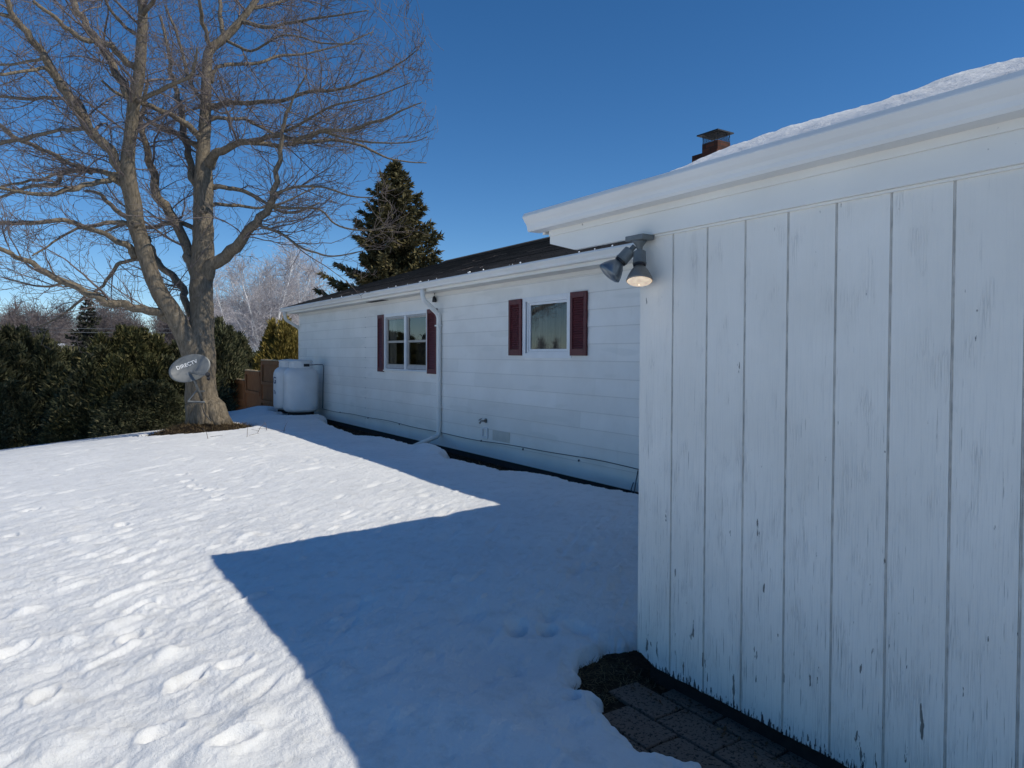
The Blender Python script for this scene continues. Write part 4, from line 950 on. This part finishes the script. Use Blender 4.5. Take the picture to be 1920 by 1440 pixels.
# extra limbs growing towards and away from the viewer to fill the crown
S, D, rp, t_, pi_ = spawn(PP[[0, 1, 2, 4, 7, 8, 11, 13, 15, 28]], RR[[0, 1, 2, 4, 7, 8, 11, 13, 15, 28]], np.array([10, 9, 5, 5, 5, 5, 5, 5, 4, 4]), .1, (.7, 1.2))
sgn = np.where(rng.random(len(D)) < .5, 1., -1.); D = D*.6+(FWD*np.array([1, 1, 0]))[None]*sgn[:, None]*.9; D[:, 2] = np.abs(D[:, 2])*.6+.15
Lx = rng.uniform(1.2, 2.8, len(S)); Px = grow(S, D, Lx, N1, .10, .012); Rx = np.minimum(rp*.35, .026)[:, None]*np.linspace(1, .18, N1)[None]
A1 = np.concatenate([PP, Px]); B1 = np.concatenate([RR, Rx]); L1 = np.concatenate([LL, Lx])
n1 = np.maximum(3, (L1*5.2).astype(int)); S, D, rp, t_, pi_ = spawn(A1, B1, n1, .08, (.55, 1.15))
D[:, 2] = D[:, 2]*.55+.05; Ls = np.clip(rng.uniform(.5, 1.9, len(S))*(1.15-.78*t_)*np.clip(L1[pi_]/2.5, .5, 1), .3, 1.9)
P2 = grow(S, D, Ls, 9, .17, .03); r0 = np.minimum(rp*.45, .012)*np.clip(Ls/1.2, .5, 1.2); R2 = np.maximum(r0[:, None]*np.linspace(1, .25, 9)[None], .0035)
S, D, rp, t_, pi_ = spawn(P2, R2, np.maximum(2, (Ls*7.0).astype(int)), .12, (.5, 1.1)); D[:, 2] = D[:, 2]*.7+.02
L3 = rng.uniform(.22, .72, len(S))*(1.1-.5*t_); P3 = grow(S, D, L3, 6, .24, .09); R3 = np.maximum(np.minimum(rp*.6, .0075)[:, None]*np.linspace(1, .4, 6)[None], .0034)
S, D, rp, t_, pi_ = spawn(P3, R3, np.maximum(1, (L3*4.5).astype(int)), .2, (.5, 1.0)); D[:, 2] += .15
L4 = rng.uniform(.08, .30, len(S)); P4 = grow(S, D, L4, 3, .18, .12); R4 = np.full((len(S), 3), .0032)
_tb = at(382, 800, TD); inside = lambda Q: ((Q[:, -1]-_tb)@RT < 4.75-.10*np.abs(Q[:, -1, 2]-5.2)**1.3)
kx, k2, k3, k4 = inside(Px), inside(P2), inside(P3), inside(P4); Px, Rx, P2, R2, P3, R3, P4, R4 = Px[kx], Rx[kx], P2[k2], R2[k2], P3[k3], R3[k3], P4[k4], R4[k4]
V_, F_ = join([tube_batch(Px, Rx, 5), tube_batch(P2, R2, 4), tube_batch(P3, R3, 3), tube_batch(P4, R4, 3)])
put('crown', V_, F_, M['twig'], maple)
print('maple twigs', len(P2), len(P3), len(P4))

# ---- bare background trees
def bare_tree(H, spread, stems, g, twr=.010, dens=1.0):
    tr, tw = [], []
    S = g.normal(0, .25 if stems > 1 else 0, (stems, 3)); S[:, 2] = 0; D = g.normal(0, .12, (stems, 3)); D[:, 2] = 1
    L = H*g.uniform(.85, 1, stems); P1 = grow(S, D, L, 14, .05, .02, g); R1 = (.011*H)*np.linspace(1, .15, 14)[None]*np.ones((stems, 1)); tr.append(tube_batch(P1, R1, 6))
    S, D, rp, t, pi = spawn(P1, R1, np.full(stems, int(30*dens)), .22, (.5, .95), g); D[:, 2] += .45; L = spread*(1.15-t)*g.uniform(.6, 1.3, len(S)); P2_ = grow(S, D, L, 8, .12, .05, g); R2_ = np.maximum(np.minimum(rp*.5, .05)[:, None]*np.linspace(1, .25, 8)[None], twr)
    S, D, rp, t, pi = spawn(P2_, R2_, np.maximum(3, (L*5*dens).astype(int)), .15, (.5, 1.0), g); L = g.uniform(.5, 1.5, len(S)); P3_ = grow(S, D, L, 5, .18, .03, g); R3_ = np.full((len(S), 5), twr)*np.linspace(1.2, .7, 5)[None]
    S, D, rp, t, pi = spawn(P3_, R3_, np.maximum(2, (L*4).astype(int)), .2, (.5, 1.1), g); L = g.uniform(.25, .7, len(S)); P4_ = grow(S, D, L, 3, .2, .0, g); R4_ = np.full((len(S), 3), twr*.7)
    return join(tr+[tube_batch(P2_, R2_, 4)]), join([tube_batch(P3_, R3_, 3), tube_batch(P4_, R4_, 3)])
protos = []
for kv in range(3):
    g = np.random.default_rng(50+kv); (v1, f1_), (v2, f2_) = bare_tree(1.0*9.5, 2.6, 2 if kv else 1, g, .011, 1.25)
    protos.append((mesh_from('trunk', v1, f1_, M['birchbark'], True), mesh_from('crown', v2, f2_, M['birchtwig'])))
BIRCH = [(418, 640, 47, .80, 'slender'), (440, 640, 52, .92, 'bare'), (462, 640, 44, .93, 'pale'), (484, 640, 40, .90, 'white-stemmed'), (500, 640, 41, .95, 'bright'), (512, 640, 46, 1.0, ''), (534, 640, 50, 1.06, ''), (556, 640, 48, .95, ''), (578, 640, 53, 1.05, ''), (600, 640, 50, .90, ''), (622, 640, 56, 1.0, ''), (645, 640, 52, .86, ''), (668, 640, 58, .9, ''), (405, 640, 60, 1.0, ''), (690, 640, 60, .8, '')]
NEARN = ['immediately right of the big trunk', 'second to the right of the big trunk', 'third to the right of the big trunk', 'with the brightest white stems, above the middle fence panel', 'with paired white stems, above the tallest fence panel',
         'just left of the gold shrub top', 'above the gold shrub', 'above the far end of the gutter', 'above the far tip of the house roof', 'left of the spruce, behind the lowest roof edge', 'left of the spruce, half hidden by the roof', 'touching the spruce on its left', 'behind the spruce on its lower left', 'seen right behind the big trunk', 'hidden mostly by the spruce']
for i, (px_, py_, dep, sc, _) in enumerate(BIRCH):
    p = at(px_, 664, dep); tr_, cr_ = protos[i % 3]
    t = thing('birch_tree', 'bare white-barked birch '+NEARN[i], 'tree', (p[0], p[1], -.6), 'bare birches beyond the hedge')
    t.rotation_euler = (0, 0, rng.uniform(0, 6.28)); t.scale = (sc, sc, sc*.96)
    for nm, me in (('trunk', tr_), ('crown', cr_)): c = bpy.data.objects.new(nm, me); COL.objects.link(c); c.parent = t
# far wood reading as one grey mass
g = np.random.default_rng(99); (v1, f1_), (v2, f2_) = bare_tree(7.0, 2.1, 3, g, .016, .9); (v3, f3_), (v4, f4_) = bare_tree(8.0, 2.3, 1, g, .016, .9)
parts = []
for i in range(92):
    px_ = -160+(i % 62)*10+rng.uniform(-8, 8); dep = rng.uniform(52, 82)
    if i > 71: px_ = -260-(i-71)*170
    if px_ > 400: dep = rng.uniform(75, 95)
    p = at(px_, 664, dep); s_ = rng.uniform(.88, 1.12)*dep/70*(1.0 if px_ < 400 else 1.1)
    a = rng.uniform(0, 6.28); Rm = np.array([[math.cos(a), -math.sin(a), 0], [math.sin(a), math.cos(a), 0], [0, 0, 1]])*s_
    for (vv, ff) in ((v1, f1_), (v2, f2_)) if i % 2 else ((v3, f3_), (v4, f4_)): parts.append((vv@Rm.T+np.array([p[0], p[1], -1.4]), ff))
v_, f_ = join(parts); tag(put('far_wood', v_, f_, M['greytwig']), 'grey bare woodland along the horizon beyond the hedge', 'woodland', kind='stuff')

# ---- conifers built from sprays
def spray_cards(C, D, size, wid, g, k=1):
    """elongated diamond leaves at C along D"""
    n = len(C); D = D/np.linalg.norm(D, axis=1)[:, None]; rv = g.normal(0, 1, (n, 3)); s = np.cross(D, rv); s /= np.linalg.norm(s, axis=1)[:, None]
    sz = size*g.uniform(.6, 1.4, n)[:, None]; wd = wid*g.uniform(.6, 1.4, n)[:, None]
    V = np.stack([C, C+D*sz*.45+s*wd, C+D*sz, C+D*sz*.45-s*wd], 1).reshape(-1, 3); return V, np.arange(4*n).reshape(n, 4)
def arborvitae(H, rad, n, g, wild=.25):
    Cs, Ds = [], []; ns = 6
    for q_ in range(ns):        # several leaders make one hedge plant
        a0 = 2*math.pi*q_/ns+g.uniform(-.4, .4); off = rad*(.50 if q_ else 0.0); h = H*(g.uniform(.74, .99) if q_ else 1.0); r0 = rad*g.uniform(.50, .68); m_ = n//ns
        z = h*g.uniform(0, 1, m_)**.80; a = g.uniform(0, 2*math.pi, m_)
        lob = 1+wild*(vnoise(a*1.9+q_*3, z*3)*1.7+vnoise(a*4+1, z*6)*1.2)
        q = r0*np.minimum(1, (1-z/h)*1.9)**.85*lob*(1-.5*g.random(m_)**2.2)
        C = np.stack([math.cos(a0)*off*(1-.15*z/h)+np.cos(a)*q, math.sin(a0)*off*(1-.15*z/h)+np.sin(a)*q, z], 1)
        Cs.append(C); Ds.append(np.stack([np.cos(a)*.75, np.sin(a)*.75, np.full(m_, 1.05)], 1)+g.normal(0, .42, (m_, 3)))
        k_ = m_//18; C2 = np.stack([math.cos(a0)*off*.85+g.normal(0, .07, k_), math.sin(a0)*off*.85+g.normal(0, .07, k_), h*g.uniform(.86, 1.05, k_)], 1); Cs.append(C2); Ds.append(g.normal(0, .3, (k_, 3))+np.array([0, 0, 1]))
    return spray_cards(np.concatenate(Cs), np.concatenate(Ds), .155, .021, g)
AP = []
for kv in range(4):
    g = np.random.default_rng(200+kv); V_, F_ = arborvitae(3.3, 1.25, 33000, g, .36); AP.append((V_, F_))
def shrub_meshes(mat): return [mesh_from('foliage', V_, F_, M[mat]) for V_, F_ in AP]
SM = {'g': shrub_meshes('arbor'), 'w': shrub_meshes('arborwarm'), 'y': shrub_meshes('arborgold')}
stem = MB(); stem.tube([(0, 0, -.4), (.02, 0, 1), (0, .02, 2.9)], [.10, .07, .02], 8); stem_me = mesh_from('stem', stem.v, stem.f, M['bark'])
YT = {0: 596, 1: 606, 2: 617, 3: 644, 4: 655, 5: 648, 6: 614, 7: 618, 8: 648, 9: 640, 10: 598, 11: 626, 12: 664, 13: 596, 14: 650}
SH = [ # px, depth, top z, width scale, kind, label
 (-95, 17.4, 2.3, 1.1, 'g', 'leftmost dark arborvitae of the hedge, cut off by the picture edge'),
 (-20, 17.9, 2.15, 1.1, 'g', 'tall dark arborvitae at the far left of the hedge'),
 (45, 18.6, 2.25, 1.05, 'g', 'dark arborvitae under the grey treetop at the left of the hedge'),
 (100, 19.4, 1.85, 1.0, 'g', 'lower dark arborvitae left of the gap showing a distant roof'),
 (150, 18.3, 1.55, 1.0, 'g', 'lowest arborvitae of the hedge, in front of the distant roof'),
 (190, 17.6, 1.72, 1.0, 'g', 'arborvitae below the distant pine, with pale flecks'),
 (228, 18.4, 2.30, 1.0, 'w', 'tall olive-topped arborvitae left of the satellite dish'),
 (255, 17.5, 2.15, .95, 'w', 'olive arborvitae just left of the satellite dish'),
 (292, 18.0, 1.70, .9, 'g', 'short dark arborvitae behind the satellite dish'),
 (330, 18.2, 2.25, 1.0, 'g', 'dark arborvitae hidden behind the big trunk'),
 (412, 23.5, 2.55, 1.0, 'g', 'dark arborvitae right of the big trunk'),
 (448, 27.5, 2.30, 1.15, 'g', 'pointed dark arborvitae above the lowest fence panel'),
 (486, 27.0, 1.75, 1.1, 'g', 'low dark arborvitae above the middle fence panel'),
 (537, 26.0, 2.65, 1.0, 'y', 'golden arborvitae beside the far house corner'),
 (507, 30.0, 1.95, 1.1, 'w', 'small olive arborvitae left of the golden one'),
 (20, 16.9, .80, .7, 'g', 'low dark bush at the far left foot of the hedge'),
 (150, 16.6, .30, .6, 'w', 'small yellowish bush at the snow edge left of the tree'),
 (215, 16.9, .75, .7, 'g', 'low dark bush at the hedge foot beneath the olive arborvitae'),
 (280, 16.3, .85, .75, 'g', 'low dark bush at the hedge foot left of the trunk')]
for i, (px_, dep, zt_, ws, kd, lab) in enumerate(SH):
    p = at(px_, 664, dep); gz = float(terrain(np.array([p[0]]), np.array([p[1]]))[0])-.15
    t = thing('arborvitae', lab, 'shrub', (p[0], p[1], gz), 'evergreen hedge behind the tree')
    if i in YT: zt_ = 1.5+(664-YT[i])/1330*dep-.08
    H_ = zt_-gz; t.scale = (ws, ws, H_/3.42); t.rotation_euler = (0, 0, rng.uniform(0, 6.28))
    for nm, me in (('foliage', SM[kd][i % 4]), ('stem', stem_me)): c = bpy.data.objects.new(nm, me); COL.objects.link(c); c.parent = t
def conifer(H, base, n_wh, g, droop, card, wid, dens, gap=.25):
    Pb, Rb, C, D = [], [], [], []
    for w_ in range(n_wh):
        t = (w_+.5)/n_wh; z = H*(.06+.93*t); nb = int(6+4*(1-t)); Lm = base*(1-t)**.80*(1.0+.12*math.sin(w_*2.1))+.10
        for j in range(nb):
            a = 2*math.pi*(j+g.random())/nb; L = Lm*g.uniform(.62, 1.18)
            if g.random() < gap*.4: L *= .55
            n_ = 7; s = np.linspace(0, 1, n_); hz = L*s; dz = L*(-droop*s+droop*1.25*s**2.4)+L*.10*s
            P = np.stack([np.cos(a)*hz, np.sin(a)*hz, z+dz], 1); Pb.append(P); Rb.append(np.linspace(.012+.01*L, .004, n_))
            m_ = int(dens*L*(1+.3*g.random()))+6; u = g.random(m_)**.75; x = u*(n_-1); k0 = np.minimum(x.astype(int), n_-2); f = (x-k0)[:, None]
            c = P[k0]*(1-f)+P[k0+1]*f; side = np.array([-math.sin(a), math.cos(a), 0]); out = np.array([math.cos(a), math.sin(a), 0])
            sp = g.uniform(-1, 1, m_)[:, None]*.20*L*(1.05-u[:, None])
            c = c+side*sp+g.normal(0, .03, (m_, 3)); C.append(c); D.append(out*.7+side*np.sign(sp)*.5+g.normal(0, .4, (m_, 3))+np.array([0, 0, .05]))
    C.append(np.stack([g.normal(0, .04, 60), g.normal(0, .04, 60), H*g.uniform(.95, 1.0, 60)], 1)); D.append(np.stack([g.normal(0, .5, 60), g.normal(0, .5, 60), np.full(60, .8)], 1))
    V1, F1 = spray_cards(np.concatenate(C), np.concatenate(D), card, wid, g); V2, F2 = tube_batch(np.array(Pb), np.array(Rb), 4)
    return (V1, F1), (V2, F2)
def conifer_tree(name, label, p, H, base, wh, seed, droop, card, wid, dens, mat):
    g = np.random.default_rng(seed); t = thing(name, label, 'tree', tuple(p)); (V1, F1), (V2, F2) = conifer(H, base, wh, g, droop, card, wid, dens)
    o_ = np.array(p); put('crown', V1+o_, F1, M[mat], t); b = MB(); b.tube([(p[0], p[1], p[2]-.2), (p[0], p[1], p[2]+H*.5), (p[0], p[1], p[2]+H*.97)], [.02*H, .012*H, .01], 10)
    tk = b.build('trunk', M['bark'], t, smooth=True); put('branches', V2+o_, F2, M['bark'], tk)
p = at(741, 664, 30); p[2] = -.5
conifer_tree('spruce_tree', 'tall dark spruce rising behind the house roof', p, 10.1, 3.6, 44, 5, .26, .22, .034, 165, 'spruce')
p = at(165, 664, 50); p[2] = -1.4
conifer_tree('pine_tree', 'distant dark pine above the hedge, left of the trunk', p, 6.6, 1.9, 17, 8, .15, .28, .06, 45, 'pine')
p = at(60, 664, 44); p[2] = -1.4
g = np.random.default_rng(321); (v1, f1_), (v2, f2_) = bare_tree(5.6, 1.9, 3, g, .012, 1.5); t = thing('grey_tree', 'rounded grey bare tree above the hedge at the far left', 'tree', tuple(p))
put('trunk', v1+p, f1_, M['greytwig'], t); put('crown', v2+p, f2_, M['greytwig'], t)
# distant house glimpsed through the hedge gap
pa = at(190, 660, 62); fh = thing('distant_house', 'distant low house with a snowy roof seen above the hedge', 'house', (pa[0], pa[1], 0))
rx, ry = RT[0], RT[1]; fxn, fyn = FWD[0], FWD[1]
def lb(u, v, z): return (pa[0]+rx*u+fxn*v, pa[1]+ry*u+fyn*v, z)
MB().add([lb(-5.5, 0, -1.5), lb(7, 0, -1.5), lb(7, 0, 1.5), lb(-5.5, 0, 1.5), lb(-5.5, 7, -1.5), lb(7, 7, -1.5), lb(7, 7, 1.5), lb(-5.5, 7, 1.5)], [(0, 1, 2, 3), (1, 5, 6, 2), (5, 4, 7, 6), (4, 0, 3, 7)]).build('wall', M['farwall'], fh)
MB().add([lb(-6, -.5, 1.35), lb(7.5, -.5, 1.35), lb(7.5, 3.5, 2.35), lb(-6, 3.5, 2.35), lb(7.5, 7.5, 1.35), lb(-6, 7.5, 1.35)], [(0, 1, 2, 3), (3, 2, 4, 5), (0, 3, 5), (1, 4, 2)]).build('roof', M['farroof'], fh)
# overhead wires far behind
b = MB()
for dz in (0, .22):
    a = at(-300, 598, 40); c = at(760, 602, 40); a[2] -= dz; c[2] -= dz; P = [a+(c-a)*t-np.array([0, 0, .5*4*t*(1-t)]) for t in np.linspace(0, 1, 16)]; b.tube(P, .012, 4)
tag(b.build('overhead_wire', M['galv']), 'pair of thin overhead wires crossing behind the big trunk', 'wire')

# ------------------------------------------------------------------ satellite dish on the trunk
DD = 12.9; dc = at(356, 690, DD)
dish = thing('satellite_dish', 'oval grey satellite dish fixed to the big tree trunk', 'dish', tuple(dc))
nrm = -FWD*1.0+RT*.42+UP*.33; nrm /= np.linalg.norm(nrm)
maj = RT*math.cos(R(28))+UP*math.sin(R(28)); maj = maj-nrm*(maj@nrm); maj /= np.linalg.norm(maj); mnr = np.cross(nrm, maj)
a_, b_ = .355, .245; k = 48; rings = 10; vs = [dc-nrm*.05]; fs = []
for i in range(1, rings+1):
    q = i/rings
    for j in range(k): t = 2*math.pi*j/k; vs.append(dc+maj*a_*q*math.cos(t)+mnr*b_*q*math.sin(t)-nrm*.05*(1-q*q))
for j in range(k): t = 2*math.pi*j/k; vs.append(dc+maj*(a_+.006)*math.cos(t)+mnr*(b_+.006)*math.sin(t)-nrm*.012)
for j in range(k): fs.append((0, 1+j, 1+(j+1) % k))
for i in range(rings):
    for j in range(k): A = 1+i*k+j; B = 1+i*k+(j+1) % k; fs.append((A, A+k, B+k, B))
refl = put('reflector', vs, fs, M['dish'], dish, smooth=True)
sm = refl.modifiers.new('thick', 'SOLIDIFY'); sm.thickness = .004; sm.offset = -1 if (np.cross(vs[2]-vs[0], vs[1]-vs[0])@nrm) < 0 else 1
V_, F_ = text_mesh('DIRECTV', .088)
u_ = V_[:, 0]*1.05+(-.02); v_ = V_[:, 1]*1.05+.085; q2 = (u_/a_)**2+(v_/b_)**2
put('lettering', dc+maj[None]*u_[:, None]+mnr[None]*v_[:, None]-nrm[None]*(.05*(1-q2)-.005)[:, None], F_, M['white'], refl)
b = MB(); e0 = dc-mnr*.06-maj*.035-nrm*.045; b.box(-1, -1, -1, -1, -1, -1); b = MB()
b.tube([e0, dc-mnr*.20+maj*.08+nrm*.10, dc-mnr*.29+maj*.19+nrm*.22], [.020, .018, .018], 8); b.build('feed_arm', M['galv'], dish)
cL = dc-mnr*.30+maj*.20+nrm*.24; b = MB(); b.lathe([(.03, -.05), (.042, -.02), (.042, .03), (.02, .05)], cL, 12, axis=-nrm); b.lathe([(.02, -.05), (.03, -.02), (.03, .03)], cL-UP*.07+RT*.01, 12, axis=-nrm); b.build('receiver_head', M['black'], dish)
b = MB(); vs_ = [dc-nrm*.043+maj*x+mnr*y for x, y in ((-.10, -.06), (.02, -.03), (.04, -.08), (-.08, -.115))]; 
MBp = MB().add(vs_+[v+nrm*.006 for v in vs_], [(0, 1, 2, 3), (4, 7, 6, 5), (0, 4, 5, 1), (1, 5, 6, 2), (2, 6, 7, 3), (3, 7, 4, 0)]); MBp.build('arm_plate', M['galv'], dish)
m0 = dc-nrm*.09-mnr*.05; m1 = at(368, 722, 13.15); m2 = at(379, 752, 13.25)
b = MB(); b.tube([m0, m0*.4+m1*.6, m1, m2], .024, 10); b.build('mast', M['galv'], dish, smooth=True)
b = MB(); s1_ = at(352, 753, 13.1); s2_ = at(384, 754, 13.22); b.tube([s1_, s2_], .022, 8); b.tube([at(372, 728, 13.2), s1_], .012, 8); b.tube([at(366, 735, 13.2), at(384, 733, 13.25)], .014, 8); b.build('bracket', M['galv'], dish)
b = MB(); b.tube([m2, at(379, 762, 13.2), at(383, 775, 13.15), at(396, 790, 13.0)], .009, 6); b.build('coax_lead', M['black'], dish, smooth=True)

# small sticks poking from the snow
b = MB()
for (x, y) in ((3.05, 12.6), (3.3, 12.9), (2.2, 12.2), (3.45, 12.4), (2.75, 12.0)):
    z = float(terrain(np.array([x]), np.array([y]))[0]); a = rng.uniform(0, 6.28)
    b.tube([(x, y, z-.03), (x+.06*math.cos(a), y+.06*math.sin(a), z+.10), (x+.16*math.cos(a), y+.16*math.sin(a), z+.14+.08*rng.random())], [.005, .004, .002], 4)
    b.tube([(x+.03, y, z+.03), (x+.22*math.sin(a), y+.18*math.cos(a), z+.05)], [.003, .002], 4)
tag(b.build('fallen_twigs', M['twig']), 'few thin bare twigs poking out of the sunlit snow near the tree', 'twigs', kind='stuff')
